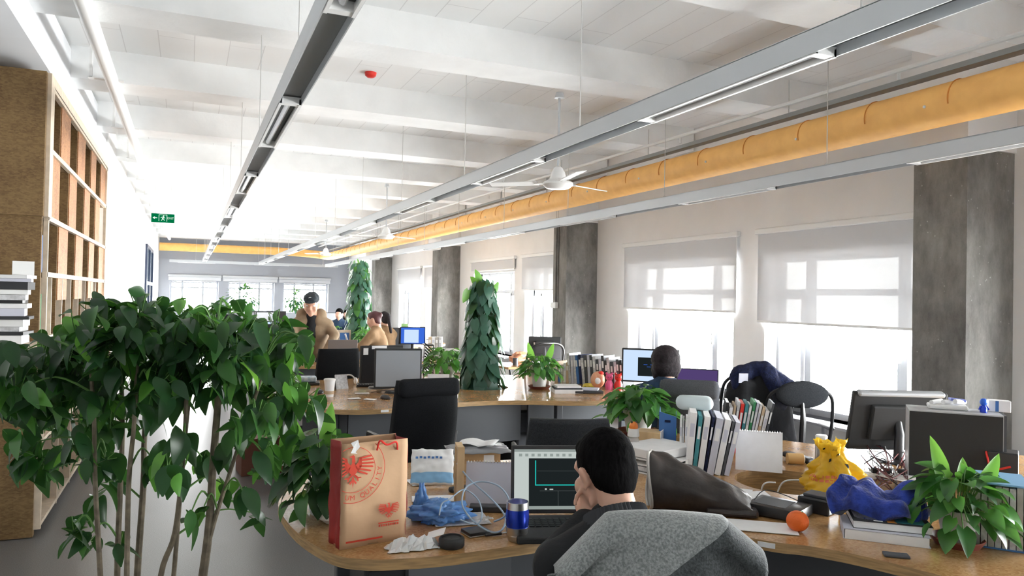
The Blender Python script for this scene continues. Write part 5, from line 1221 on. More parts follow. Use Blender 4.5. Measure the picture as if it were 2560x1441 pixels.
simple('delivery_slip', 'white folded delivery slip on top of the grey mailer', 'paper', MB().grid(lambda u, v: ((u - .5) * .19, (v - .5) * .12, .012 * abs(sin(u * 5)) + .006 * v), 10, 4), M['paper'], (p.x, p.y + .07, .882), face(p) - .25, smooth=2, solid=.0015)
p = at(1150, 1290); t = item('wooden_rack', 'narrow plywood rack standing behind the cables', 'rack', (p.x + .01, p.y + .03, .75), face(p) + .1)
MB().box((-.0, 0, .13), (.028, .012, .26)).build('upright', M['ply'], t); MB().box((.0, .11, .12), (.028, .012, .24)).build('upright', M['ply'], t); MB().box((0, .055, .008), (.028, .12, .012)).build('foot_bar', M['ply'], t); MB().box((0, .055, .25), (.026, .12, .012)).build('shelf_bar', M['ply'], t)
def desk_calendar(label, p, rz, w=.21, h=.17, m='paper', grp='desk calendars', spine='chrome', lean=.25, z=None):
    t = item('desk_calendar', label, 'calendar', p, rz, grp)
    for s in (-1, 1):
        b = MB(); b.T = Matrix.Translation((0, s * h * sin(lean) * .5, h * .5 * cos(lean))) @ Euler((-s * lean * -1, 0, 0)).to_matrix().to_4x4(); b.box((0, 0, 0), (w, .003, h)); b.build('page_block' if s < 0 else 'back_board', M[m] if s < 0 else M['grey_panel'], t)
    b = MB()
    for i in range(int(w / .012)): b.at((-w / 2 + .008 + i * .012, 0, h * cos(lean)), (0, pi / 2, 0)).tube([(.005 * cos(a), .006 * sin(a), 0) for a in [2 * pi * k / 6 for k in range(6)]], .0012, 4, closed=True)
    b.build('wire_binding', M[spine], t)
    return t
p = at(1222, 1268); desk_calendar('grey-white desk calendar leaning behind the pale blue cables', (p.x + .02, p.y + .05, .75), face(p) - .05, .19, .175, 'lilac')
simple('black_stand', 'flat black stand below the grey-white calendar', 'stand', MB().rbox((0, 0, .012), (.20, .05, .024), .004), M['black'], (at(1225, 1280).x + .02, at(1225, 1280).y, .75), face(p) - .05)
p = at(1165, 1228); simple('sunglasses_case', 'small dark crumpled case between papers and rack', 'case', MB().rbox((0, 0, .012), (.10, .035, .024), .01), M['black_matte'], (p.x - .03, p.y, .75), face(p) + .5)
# ---- middle back of the front desk
def paperstack(name, label, p, rz, w, d, hs, mats, cat='papers', group=None):
    t = item(name, label, cat, p, rz, group); z = 0
    for i, h in enumerate(hs):
        MB().box((random.uniform(-.006, .006), random.uniform(-.006, .006), z + h / 2), (w, d, h), (0, 0, random.uniform(-.06, .06))).build('sheet_pad', M[mats[i % len(mats)]], t); z += h + .001
    return t
p = at(1690, 1185); t = item('letter_tray', 'two-tier white letter tray piled with documents beside the leaning files', 'letter tray', (p.x - .0, p.y + .1, .75), face(p) - .55)
MB().box((0, 0, .004), (.27, .34, .006)).box((-.133, 0, .03), (.004, .34, .055)).box((.133, 0, .03), (.004, .34, .055)).build('lower_tray', M['white'], t)
MB().box((0, .0, .07), (.27, .34, .006)).box((.133, 0, .035), (.004, .04, .07)).box((-.133, .1, .035), (.004, .04, .07)).build('upper_tray', M['white'], t)
MB().box((0, -.01, .022), (.22, .31, .02)).build('papers', M['paper_grey'], t); MB().box((.0, -.02, .042), (.21, .28, .008), (0, 0, .1)).build('papers', M['paper'], t)
MB().box((.137, -.13, .06), (.003, .03, .035)).build('yellow_tab', M['yellow'], t)
simple('document_binder', 'thick white binder with a pale cover on top of the letter tray', 'binder', MB().rbox((0, 0, .022), (.25, .32, .044), .004), M['paper'], (p.x - .02, p.y + .13, .826), face(p) - .65)
p = at(1598, 1100, .80); t = item('toy_figure', 'small orange and white round toy on a clear bottle beside the white binder', 'toy', (at(1604, 1170).x, at(1604, 1170).y + .08, .75))
MB().lathe([(.001, 0), (.030, 0), (.030, .13), (.026, .145), (.001, .146)], 24).build('clear_bottle', M['clear'], t, smooth=True); MB().lathe([(.030, .145), (.031, .15), (.027, .185), (.001, .186)], 24).build('white_collar', M['white'], t, smooth=True)
MB().sph((0, 0, .195), (.024, .024, .026), 18).build('round_head', mat('orange_glazed_toy', (.75, .22, .04), .25), t, smooth=2)
for s in (-1, 1): MB().sph((s * .014, -.004, .219), (.006, .005, .007), 8).build('ear', M['black'], t)
p = (2.62, 3.63, .75); t = item('wooden_box', 'pale wooden box standing below the full green pothos', 'box', (at(1632, 1150).x, at(1632, 1150).y + .03, .75), face(at(1632, 1150)) - .2)
MB().rbox((0, 0, .075), (.135, .12, .15), .003).build('box_body', M['ply'], t); MB().box((.069, 0, .08), (.004, .122, .16)).build('side_board', M['paper'], t)
def files(p0, p1, specs, zb, label_grp, rzo=0, name='folder', cat='folder', lean=0):
    p0, p1 = Vector((p0[0], p0[1], 0)), Vector((p1[0], p1[1], 0)); d = (p1 - p0); L = d.length; u = d.normalized(); ang = atan2(u.y, u.x); x = 0
    for s in specs:
        m, th, h, dep, ln, lab = s; x += th / 2
        c = p0 + u * x
        b = MB(); b.T = Euler((0, ln, 0)).to_matrix().to_4x4(); b.box((0, 0, h / 2 + abs(ln) * th * .5), (th * .94, dep, h))
        b.T = Euler((0, ln, 0)).to_matrix().to_4x4(); b.mi = 1; b.box((0, -dep / 2 - .0004, h * .72), (th * .6, .001, h * .22))
        o = b.build(name, [M[m], M['paper'] if m not in ('paper', 'white') else M['lilac']], loc=(c.x, c.y, zb), rz=ang + rzo); tag(o, lab, cat, label_grp); x += th / 2 + .002 + abs(ln) * .0
random.seed(12)
p = at(1686, 1150); a_ = at(1670, 1155); b_ = at(1780, 1165)
t = item('magazine_holder', 'blue magazine holder with a round finger hole beside the leaning white files', 'file holder', (at(1696, 1160).x, at(1696, 1160).y + .10, .78), face(p) + .0)
def holder(t, m='blue_card'):
    MB().prism([(-.045, 0), (.045, 0), (.045, .20), (-.045, .225)], -.002, .002, [[(.018 * cos(a) + .0, .045 + .018 * sin(a)) for a in [2 * pi * k / 20 for k in range(20)]]]).build('front_board', M[m], t).rotation_euler = (pi / 2, 0, 0)
    MB().box((-.044, .11, .11), (.003, .22, .22)).box((.044, .11, .10), (.003, .22, .20)).box((0, .11, .002), (.088, .22, .003)).build('side_board', M[m], t)
    MB().box((0, -.003, .175), (.03, .001, .012)).build('title_mark', M['navy'], t)
holder(t)
p0 = at(1725, 1165); ang = face(p0)
d = Vector((cos(ang), sin(ang), 0)); st = Vector((p0.x, p0.y + .09, .78)) + Vector((0, 0, 0))
files(st, st + d, [('paper', .012, .205, .2, 0, 'thin white booklet right beside the blue magazine holder'), ('paper_grey', .008, .20, .2, 0, 'thin grey booklet, second from the blue magazine holder'), ('paper', .014, .208, .2, .02, 'white booklet, third from the blue magazine holder'), ('tan', .008, .20, .2, .02, 'thin tan booklet in the middle of the upright booklets'),
                  ('paper', .012, .205, .2, .03, 'white booklet just before the green one'), ('green', .010, .21, .21, .03, 'green booklet standing among the white ones'), ('paper_grey', .012, .205, .21, .04, 'grey booklet right after the green one')], .78, 'upright booklets beside the blue holder', name='booklet', cat='booklet')
simple('book_stand_box', 'low white box carrying the blue holder and the booklets', 'box', MB().rbox((0, 0, .014), (.26, .30, .028), .003), M['white'], (st.x + .02, st.y + .09, .75), ang)
pts_ = at(1752, 1180); ang = face(pts_) + .05; d = Vector((cos(ang), sin(ang), 0))
names_ = ['white', 'lilac']
st = Vector((pts_.x - .03, pts_.y + .10, .75))
sp_ = [('paper', .035, .30, .26, .08, 'widest white file box, leftmost of the leaning files'), ('teal', .02, .285, .26, .10, 'teal-topped file leaning on the wide white file box'), ('paper', .03, .285, .26, .12, 'white file right after the teal one'), ('navy', .012, .285, .26, .14, 'thin navy file between the leaning white ones'), ('lilac', .035, .28, .26, .16, 'lilac file in the middle of the leaning row'), ('paper', .03, .275, .25, .18, 'white file just after the lilac one'), ('grey_panel', .012, .27, .25, .19, 'thin grey file in the leaning row'), ('lilac', .025, .265, .25, .20, 'lilac-white file near the end of the leaning row')]
files(st, st + d, sp_, .75, 'leaning white files on the front desk', name='file_box', cat='file')
simple('foam_roll', 'pale blue-white soft roll lying on top of the leaning files', 'roll', MB().rbox((0, 0, 0), (.19, .12, .07), .034, 4), mat('pale_blue_foam', (.55, .63, .65), .8), (st.x + .10, st.y + .05, 1.07), ang, smooth=True)
q = at(1900, 1140); ang2 = face(q) + .1; d2 = Vector((cos(ang2), sin(ang2), 0)); q = Vector((q.x - .10, q.y + .22, .75)); bl = []
bm_ = ['black', 'paper', 'tan', 'paper_grey', 'red', 'teal', 'paper', 'green', 'lilac', 'white', 'tan', 'paper', 'grey_panel']; bn = ['black', 'white', 'tan', 'printed grey', 'red', 'teal', 'second white', 'green', 'lilac', 'glossy white', 'second tan', 'third white', 'dark grey']
x = 0
for i, (a, nme) in enumerate(zip(bm_, bn)): bl.append((a, random.uniform(.012, .022), random.uniform(.25, .30), .2, .10 + .01 * i, '%s book in the row behind the big white calendar' % nme))
files(q, q + d2, bl, .75, 'books behind the big white calendar', name='book', cat='book')
p = at(1914, 1180); desk_calendar('big blank white desk calendar beside the planter hole', (p.x, p.y + .05, .75), face(p) + .02, .225, .20, 'paper', lean=.22)
sheet('blank white sheet lying beside the dark leather bag', 1850, 1250, .30, .22, .35, curl=.004); sheet('white sheet under the flat black box', 1900, 1318, .26, .14, .1, z=.7525); sheet('second white sheet below the dark leather bag', 1800, 1230, .25, .2, -.2, z=.7535)
# dark leather bag, open, lying
t = item('leather_bag', 'dark worn leather bag lying open beside the short-haired man', 'bag', (at(1765, 1285).x, at(1765, 1285).y + .06, .75), face(at(1765, 1285)) + .10)
def bagS(u, v):
    a = 2 * pi * u; x = -.19 + .40 * v
    ry = .11 - .025 * v; rz_ = .092 * (1 - v) ** .75 + .026
    yy = ry * cos(a); zz = rz_ * sin(a)
    tilt = .005 * noise.noise(Vector((x * 12, a * 2, 1))) * 4
    return (x + .01 * sin(a * 2), yy * (1 + tilt * 3), rz_ * .96 + zz * (1 - .12 * cos(a)) + tilt)
b = MB().grid(bagS, 36, 24, closed_u=True); b.f.append(tuple(range(24 * 36, 25 * 36))); b.m.append(0)
b.build('bag_shell', M['leather'], t, smooth=2, solid=.006)
b = MB().grid(lambda u, v: tuple(Vector(bagS(u, v * .5 + .01)) * .0 + Vector((bagS(u, v * .5 + .01)[0], bagS(u, v * .5)[1] * .92, (bagS(u, v * .5)[2] - .11) * .92 + .11))), 36, 8, closed_u=True); b.build('lining', M['lining'], t, smooth=2)
MB().tube([Vector(bagS(i / 36, 0)) for i in range(36)], .006, 8, closed=True).build('rim', M['lining'], t, smooth=True)
MB().rbox((.13, -.05, .02), (.2, .1, .03), .012).build('front_flap', M['leather'], t)
# orange fruit
p = at(2009, 1335); t = item('orange', 'single bright orange lying in front of the flat black box', 'fruit', (p.x, p.y + .03, .75)); MB().sph((0, 0, .038), (.0405, .0405, .038), 32).build('peel', M['orange_fruit'], t, smooth=2); MB().sph((.01, -.012, .0745), (.004, .004, .002), 8).build('stem_end', M['green'], t)
# flat black boxes
p = at(1965, 1300); t = item('network_box', 'flat black network box lying behind the orange', 'network box', (p.x + .02, p.y + .06, .755), face(p) - .35); MB().rbox((0, 0, .022), (.21, .17, .04), .004).build('casing', M['black'], t, smooth=True); MB().box((-.02, 0, .0425), (.13, .12, .001)).build('top_plate', M['dark_panel'], t)
b = MB(); b.tube(spline([(-.09, -.03, .043), (-.07, .03, .075), (0, .07, .06), (.09, .085, .03)], 6), .002, 6); b.build('thin_wire', M['black'], t)
p = at(2050, 1285); t = item('adapter_box', 'black adapter box with a grey top standing beside the yellow bag', 'adapter', (p.x + .02, p.y + .03, .75), face(p) - .4); MB().rbox((0, 0, .03), (.13, .10, .06), .006).build('casing', M['black'], t); MB().rbox((0, .01, .065), (.10, .08, .012), .003).build('grey_top', M['grey_panel'], t)
# two books with the blue cloth on top
p = at(2230, 1372); bkz = face(p) + .12
BKC = Vector((at(2215, 1345).x + .01, at(2215, 1345).y + .02, .75))
t = item('book', 'thick white-paged book at the bottom of the pair below the blue cloth', 'book', BKC, bkz, 'books below the blue cloth')
MB().box((0, 0, .0175), (.27, .19, .033)).build('pages', M['paper'], t); MB().box((-.0, .003, .001), (.28, .195, .002)).box((0, .003, .036), (.28, .195, .002)).box((-.139, .003, .018), (.003, .19, .036)).build('cover', M['lilac'], t)
t = item('book', 'upper book with a dark pictured cover directly below the blue cloth', 'book', BKC + Vector((.035, .012, .038)), bkz + .06, 'books below the blue cloth')
MB().box((0, 0, .013), (.255, .20, .024)).build('pages', M['paper'], t); MB().box((0, .0, .0262), (.26, .205, .002)).box((0, 0, .0005), (.26, .205, .001)).build('cover', M['dark_panel'], t); MB().box((-.045, -.075, .0276), (.03, .03, .0006)).build('cover_label', M['paper'], t); MB().box((.06, -.04, .0276), (.10, .09, .0006)).build('cover_picture', M['teal'], t)
MB().box((.0, -.07, .0276), (.03, .045, .0006)).build('cover_picture', M['orange_seam'], t)
simple('glasses_case', 'thin dark strip of a phone peeking out under the lower book', 'phone', MB().rbox((0, 0, .005), (.08, .04, .009), .003), M['grey_panel'], (at(2250, 1396).x, at(2250, 1396).y + .015, .75), bkz + .1)
def heap(name, label, cat, p, rz, w, d, h, m, seed, group=None, fr=3.0):
    off = Vector((seed, seed * 2.3, 0))
    def fn(u, v):
        a = 2 * pi * u; e_ = pi / 2 * v; c = cos(e_) ** .7 if v < 1 else 0
        x, y = cos(a) * c, sin(a) * c
        fo_ = sin(4 * a + 5 * v + 3 * noise.noise(Vector((x * 2, y * 2, seed)))) * .10 * c
        rr = 1 + .22 * noise.noise(Vector((cos(a) * 1.3, sin(a) * 1.3, seed)))
        hz = h * sin(e_) ** .75 * (.8 + .5 * noise.noise(Vector((x * 1.6, y * 1.6, seed + 4)))) + h * .22 * sin(9 * x + 6 * y * sin(3 * x) + seed) * c
        return (w / 2 * x * rr * (1 + fo_), d / 2 * y * rr * (1 + fo_), max(.0, hz))
    b = MB().grid(fn, 72, 28, closed_u=True); b.f.append(tuple(range(72))[::-1]); b.m.append(0)
    return simple(name, label, cat, b, M[m], p, rz, group, smooth=2)
clo = heap('scarf', 'heap of royal blue knitted cloth lying on the two books', 'clothing', (BKC.x + .03, BKC.y + .05, .815), bkz + .1, .37, .23, .135, 'blue_cloth', 3.3)
# yellow bag
p = at(2100, 1245); t = item('plastic_bag', 'standing yellow plastic bag with red print, tied at the top', 'bag', (p.x + .02, p.y + .06, .75), face(p))
def yb(u, v):
    a = 2 * pi * u
    prof = [(.0, .100), (.12, .118), (.35, .10), (.55, .075), (.70, .046), (.80, .040), (.90, .052), (1, .058)]
    for k in range(len(prof) - 1):
        if prof[k][0] <= v <= prof[k + 1][0]: f_ = (v - prof[k][0]) / (prof[k + 1][0] - prof[k][0]); r = prof[k][1] + f_ * (prof[k + 1][1] - prof[k][1]); break
    w_ = 1 + .22 * noise.noise(Vector((cos(a) * 4, sin(a) * 4, v * 11))) + .10 * abs(noise.noise(Vector((cos(a) * 9, sin(a) * 9, v * 16)))) + (.16 + .16 * v) * sin(5 * a + 2.5 * noise.noise(Vector((cos(a), sin(a), v * 3)))) * (v > .05) + .22 * noise.noise(Vector((cos(a) * 2, sin(a) * 2, v * 5)))
    return (r * w_ * cos(a) + .012 * sin(5 * v), r * .72 * w_ * sin(a), .235 * v * (1 + max(0, (v - .7) / .3) * (.05 * sin(2 * a + 1) + .10 * noise.noise(Vector((cos(a) * 3, sin(a) * 3, 7))))))
b = MB().grid(yb, 110, 60, closed_u=True); b.f.append(tuple(range(110))[::-1]); b.m.append(0)
b.build('bag_film', M['yellow_bag'], t, smooth=2)
mk = MB()
for i in range(9):
    for j in range(2):
        u0 = .58 + .027 * i; v0 = .27 + .07 * j; q = [Vector(yb(uu, vv)) * 1.0 for uu, vv in ((u0, v0), (u0 + .020, v0), (u0 + .020, v0 + .05), (u0, v0 + .05))]
        q = [Vector((k.x * 1.02, k.y * 1.03, k.z)) for k in q]; mk.add(q, [(0, 1, 2, 3)])
mk.build('red_print', mat('faded_red_print', (.70, .20, .08), .6), t)
for i, (uu, vv, l) in enumerate([(.70, .62, .06), (.85, .55, .08), (.82, .75, .05), (.66, .85, .03), (.78, .88, .03)]):
    q = [Vector(yb(uu + du, vv + dv)) for du, dv in ((0, 0), (.03, .02), (.04, .07), (.01, l))]; q = [Vector((k.x * 1.03, k.y * 1.04, k.z)) for k in q]; MB().add(q, [(0, 1, 2, 3)]).build('dark_print', M['blackcloth'], t)
# roll, can
p = at(1998, 1165); t = item('tape_roll', 'yellowish roll lying behind the big white calendar', 'roll', (p.x, p.y + .03, .78), face(p) + .3); MB().tube([(-.04, 0, 0), (.04, 0, 0)], .029, 24).build('roll_body', mat('pale_orange_roll', (.62, .38, .14), .6), t, smooth=True); MB().tube([(.04, 0, 0), (.046, 0, 0)], .022, 20).build('roll_end', M['paper'], t)
p = at(2068, 1182); t = item('thermos', 'slim silver thermos standing behind the yellow bag', 'thermos', (p.x - .0, p.y + .04, .75)); MB().lathe([(.001, 0), (.03, 0), (.03, .155), (.001, .156)], 28).build('flask', M['steel'], t, smooth=True); MB().lathe([(.029, .156), (.030, .175), (.025, .182), (.001, .182)], 28).build('lid', M['white'], t, smooth=True)
p = at(2030, 1160); simple('phone_cradle', 'black handset lying behind the slim silver thermos', 'phone', MB().rbox((0, 0, .02), (.16, .06, .03), .013, 3, (0, .1, 0)), M['black'], (p.x - .02, p.y + .08, .75), face(p) - .5)
# computer tower
p = at(2268, 1200); ez_ = face(at(2400, 1210))
TA = at(2270, 1203); TB = at(2508, 1228)
dT = Vector((TB.x - TA.x, TB.y - TA.y, 0)); TL_ = dT.length; aT = atan2(dT.y, dT.x)
t = item('computer_tower', 'black computer tower with a grey top, standing beside the pothos', 'computer', ((TA.x + TB.x) / 2 - sin(aT) * .1, (TA.y + TB.y) / 2 + cos(aT) * .1, .75), aT)
HT = .345
MB().box((0, 0, HT / 2), (TL_, .20, HT)).build('case', M['case_top'], t); MB().box((0, -.1015, HT / 2 - .002), (TL_ - .006, .003, HT - .008)).build('side_panel', M['black_matte'], t)
f_ = MB().box((TL_ / 2 + .006, 0, HT / 2), (.012, .20, HT)).build('front_bezel', M['grey_panel'], t)
for i in range(3): MB().box((TL_ / 2 + .0135, 0, HT - .04 - i * .05), (.003, .15, .036)).build('drive_bay', M['black'], f_)
MB().cyl((0, 0, 0), .008, .003, 12).build('power_button', M['chrome'], f_, loc=(TL_ / 2 + .013, -.06, .12))
tw = t; TO = t.location
# on the tower
def onT(x, y, dz=HT): return (TO.x + cos(aT) * x - sin(aT) * y, TO.y + sin(aT) * x + cos(aT) * y, .75 + dz)
t = item('desk_tray', 'white tray with paper rolls and a blue pen box on the computer tower', 'tray', onT(-.02, .03), aT); MB().rbox((0, 0, .012), (.17, .10, .022), .008).build('tray_body', M['white'], t)
for i in range(3): MB().tube([(-.07 + i * .05, -.03, .03 + .006 * i), (-.02 + i * .05, .04, .034)], .011, 12).build('paper_roll', M['paper'], t, smooth=True)
MB().box((.045, .02, .045), (.07, .03, .012), (0, .1, .3)).build('blue_pen_box', mat('lavender_blue_plastic', (.20, .25, .65), .4), t)
t = item('toy_figure', 'small bright blue figurine standing on the computer tower', 'toy', onT(.125, -.02), aT + .4)
MB().lathe([(.001, 0), (.015, 0), (.017, .02), (.010, .034), (.001, .036)], 16).build('figure_body', M['blue_metal'], t, smooth=True); MB().sph((0, 0, .05), (.017, .016, .018), 16).build('figure_head', mat('bright_blue_plastic', (.02, .12, .62), .3), t, smooth=2)
for s in (-1, 1): MB().tube([(s * .012, 0, .03), (s * .022, -.004, .014)], .005, 8).build('figure_arm', M['blue_metal'], t)
t = item('tissue_box', 'white and blue cardboard box on the back corner of the computer tower', 'box', onT(.20, .06), aT); MB().rbox((0, 0, .028), (.09, .06, .054), .003).build('carton', M['paper'], t); MB().box((-.012, -.0305, .028), (.014, .001, .05)).build('blue_stripe', M['blue_card'], t)
# monitors next to the tower
q = dp(2238, 1062, 4.05); t, s_, T_ = monitor('large black monitor seen from behind, beside the computer tower', (q.x, q.y, .75), pi + face(q) + .45, w=.50, h=.34, zc=.965, tilt=-.28)
b = MB(); b.T = T_; b.rbox((0, .01, .165), (.46, .05, .028), .012).build('silver_top_bar', M['alu'], t); b = MB(); b.T = T_; b.box((-.19, .0185, .08), (.07, .002, .035)).build('sticker', M['lilac'], t)
q = dp(2255, 1090, 3.85); 
t = item('power_strip', 'white power strip with plugs and cables behind the yellow bag', 'power strip', (at(2225, 1200).x, at(2225, 1200).y, .75), face(at(2225, 1200)) + .3); MB().rbox((0, 0, .015), (.22, .055, .028), .008).build('strip_body', M['white'], t)
for i in range(3): MB().box((-.07 + i * .06, 0, .038), (.028, .03, .028)).build('plug', M['black'], t)
random.seed(8)
for i in range(8):
    q0 = at(random.uniform(2170, 2270), random.uniform(1150, 1235)); pts = []
    for k in range(7): a = at(random.uniform(2150, 2272), random.uniform(1140, 1240)); pts.append(Vector((a.x - q0.x, a.y - q0.y, .006 + random.random() * .07)))
    pts = spline(pts, 6); pts = [Vector((v.x, v.y, max(.004, v.z))) for v in pts]
    simple('cable', ['black cable tangled behind the yellow bag', 'dark red cable tangled behind the yellow bag', 'white cable tangled behind the yellow bag'][i % 3], 'cable', MB().tube(pts, .0028, 6), [M['black'], mat('dark_red_cable', (.12, .02, .02), .5), M['white']][i % 3], (q0.x, q0.y, .75), 0, 'tangled cables between thermos and tower', smooth=True)
# archive files at the right edge
p = at(2530, 1370); t = item('archive_box', 'row of pale grey archive files in a holder at the desk edge behind the pothos', 'file holder', (at(2545, 1378).x + .03, at(2545, 1378).y + .09, .75), face(at(2545, 1375)) + .1)
for i in range(8): MB().box((-.07 + i * .021, 0, .11), (.018, .20, .22 - .004 * (i % 3))).build('file_sleeve', M['paper_grey'] if i % 2 else M['lining'], t)
MB().box((0, 0, .003), (.18, .21, .005)).build('holder_base', M['blue_card'], t)
simple('blue_folder', 'light blue folder lying on top of the pale grey archive files', 'folder', MB().box((0, 0, .004), (.17, .22, .006)), M['lightblue'], (t.location.x, t.location.y, .974), t.rotation_euler.z + .05)
q = at(2545, 1240); t = item('network_box', 'dark device with a red cable behind the archive files', 'network box', (q.x + .05, q.y + .1, .75), face(q)); MB().rbox((0, 0, .09), (.12, .12, .18), .006).build('casing', M['black'], t); MB().tube(spline([(-.07, -.03, .2), (-.06, -.06, .15), (-.04, -.065, .10), (.03, -.065, .12)], 6), .005, 8).build('red_cable', M['red'], t)
# cables in the planter hole
for i, (x, dx) in enumerate([(-.06, 0), (.0, .03)]): simple('cable', 'white cable rising inside the planter hole of the front desk', 'cable', MB().tube(spline([(x, 0, -.3), (x + dx, .02, -.15), (x + dx * 2, .0, -.03), (x + dx * 3 + .02, -.06, -.005)], 6), .004, 6), M['white'], (H1[0], H1[1] + .1, .745), 0, 'cables in the planter hole', smooth=True)

# ---- second desk
p = at(825, 994); cup('tall white paper cup with a plastic lid near the front of the second desk', (p.x, p.y + .03, .75), .045, .135, print_=True)
p = at(1140, 996); cup('white paper cup beside the high-backed black chair on the second desk', (p.x, p.y + .03, .75), .036, .15, lid=False, print_=True)
p = at(848, 974); desk_calendar('small standing desk calendar beside the tall paper cup', (p.x + .02, p.y + .05, .75), face(p) + .5, .12, .13, 'paper_grey', lean=.3)
p = at(1098, 972); t = item('desk_card', 'blank white card box in front of the bushy pothos', 'box', (p.x, p.y + .03, .75), face(p)); MB().box((0, 0, .065), (.20, .008, .13), (-.12, 0, 0)).build('card_face', M['paper'], t); MB().box((0, .05, .06), (.20, .006, .12), (.35, 0, 0)).build('card_back', M['white'], t)
q = dp(995, 924, 6.45); QM = q
t, s_, T_ = monitor('grey-screened square monitor on the second desk', (q.x, q.y, .75), face(q) + .06, w=.41, h=.345, zc=.965, scr='screen_off', tilt=.06)
q2 = dp(945, 925, 6.75); t, s_, T_ = monitor('second monitor with a white note, behind the grey-screened one', (q2.x + .03, q2.y, .75), face(q2) + .30, w=.40, h=.34, zc=.97, scr='black', tilt=.05)
b = MB(); b.T = T_; b.box((-.155, -.021, .12), (.045, .001, .06)).box((-.03, -.021, .155), (.14, .001, .03)).build('white_note', M['paper'], t)
p = at(765, 963); t = item('keyboard_box', 'pale blue and white patterned box on a dark tray at the second desk', 'box', (p.x, p.y + .05, .75), face(p)); MB().rbox((0, 0, .012), (.26, .20, .024), .004).build('dark_tray', M['black'], t); MB().rbox((.0, 0, .05), (.20, .15, .05), .015).build('patterned_case', mat('pale_patterned_case', (.62, .68, .72), .5, col2=(.3, .4, .5), vscale=26), t)
for i, (px, py, lab) in enumerate([(800, 984, 'black mouse beside the tall paper cup'), (963, 998, 'black mouse in front of the grey-screened monitor')]):
    p = at(px, py); t = item('computer_mouse', lab, 'mouse', (p.x, p.y, .75), face(p) + .8 * i, 'computer mice on the second desk'); MB().sph((0, 0, .008), (.032, .055, .026), 18).build('mouse_shell', M['black'], t, smooth=2); MB().sph((0, .025, .03), (.004, .010, .006), 8).build('scroll_wheel', M['grey_panel'], t)
p = at(872, 962); t = item('headphones', 'white headphones beside the small desk calendar', 'headphones', (p.x, p.y + .02, .75), face(p)); MB().tube([(.0 + .07 * cos(a), 0, .005 + .085 * sin(a)) for a in [pi * k / 14 for k in range(15)]], .007, 8).build('headband', M['white'], t, smooth=True)
for s in (-1, 1): MB().sph((s * .066, 0, .032), (.018, .032, .034), 14).build('ear_cup', M['white'], t, smooth=2)
for i, (px, py, w_, r_) in enumerate([(885, 998, .10, .3), (925, 1000, .09, -.5), (905, 985, .12, .1)]): sheet(['small white card in front of the small calendar', 'white card with dark edge near the black chair', 'small pale leaflet lying between cards and keyboard'][i], px, py, w_, .06, r_, m=['paper', 'paper', 'paper_grey'][i], name='business_card', th=.004)
p = at(940, 966); t = item('keyboard', 'black keyboard below the grey-screened monitor', 'keyboard', (p.x, p.y, .75), face(p) + .1); MB().rbox((0, 0, .012), (.36, .12, .02), .005).build('keyboard_base', M['black'], t)
kb = MB()
for r_ in range(4):
    for c_ in range(14): kb.box((-.156 + c_ * .024, .04 - r_ * .025, .0245), (.018, .018, .005))
kb.build('keys', M['dark_panel'], t)
p = at(1000, 985); simple('cable', 'black cable curling in front of the grey-screened monitor', 'cable', MB().tube(spline([(-.25, .05, .004), (-.12, -.02, .03), (0, .03, .004), (.1, -.03, .02), (.2, .04, .004)], 6), .003, 6), M['black'], (p.x, p.y, .75), face(p), smooth=True)
# white equipment behind, with the dark lattice
q = dp(1110, 905, 8.4); t = item('printer', 'white printer with a blue front beside the tall leafy pole', 'printer', (q.x + .05, q.y - .1, .75), face(q)); MB().rbox((0, 0, .13), (.34, .32, .25), .015).build('printer_body', M['white'], t); MB().box((.02, -.163, .10), (.20, .01, .07)).build('blue_front', M['blue_card'], t); MB().box((0, -.2, .20), (.26, .1, .008)).build('paper_outlet', M['grey_panel'], t)
q = dp(1069, 900, 8.05); t = item('letter_tray', 'dark perforated document rack beside the white printer', 'rack', (q.x, q.y, .75), face(q) + .1)
z0 = .02; g = MB()
for zz in (.0, .31): g.box((0, 0, zz + .01), (.10, .22, .012))
for xx in (-.05, .05): g.box((xx, -.1, .16), (.008, .02, .32))
g.build('rack_frame', M['black'], t); g = MB()
for i in range(9): g.box((0, -.11, .03 + i * .034), (.115, .006, .014), (0, .75, 0))
for i in range(4): g.box((0, -.108, .06 + i * .07), (.006, .006, .1), (0, -.7, 0))
g.build('slanted_slats', M['black'], t)
for px, w_, lab in ((1052, .03, 'white upright tube beside the dark document rack'),): 
    q = at(px, 962); simple('paper_tube', lab, 'tube', MB().cyl((0, 0, 0), .02, .34, 16), M['white'], (q.x + .06, q.y + .25, .75), smooth=True)
# books and bits at the end of the second desk
p = at(1430, 985); random.seed(4)
zz = .75
for i, (w_, d_, h_, m_, lab) in enumerate([(.26, .19, .035, 'paper', 'thick white book at the bottom of the small stack by the red-saucer plant'), (.25, .18, .012, 'grey_panel', 'thin grey book in the middle of the small stack by the red-saucer plant'), (.22, .17, .018, 'paper', 'white book on top of the small stack by the red-saucer plant')]):
    simple('book', lab, 'book', MB().box((0, 0, h_ / 2), (w_, d_, h_)), M[m_], (p.x, p.y + .1, zz), face(p) + .3 + random.uniform(-.15, .15), 'stacked books by the red-saucer plant'); zz += h_ + .001
p = at(1475, 985); simple('notebook', 'dark closed notebook lying at the edge of the second desk', 'notebook', MB().rbox((0, 0, .012), (.26, .18, .022), .003), M['dark_panel'], (p.x + .02, p.y + .08, .75), face(p) + .2)
simple('notebook', 'dark grey notebook resting on the closed dark one', 'notebook', MB().rbox((0, 0, .008), (.22, .15, .014), .003), M['lilac'], (p.x + .02, p.y + .10, .774), face(p) - .1)
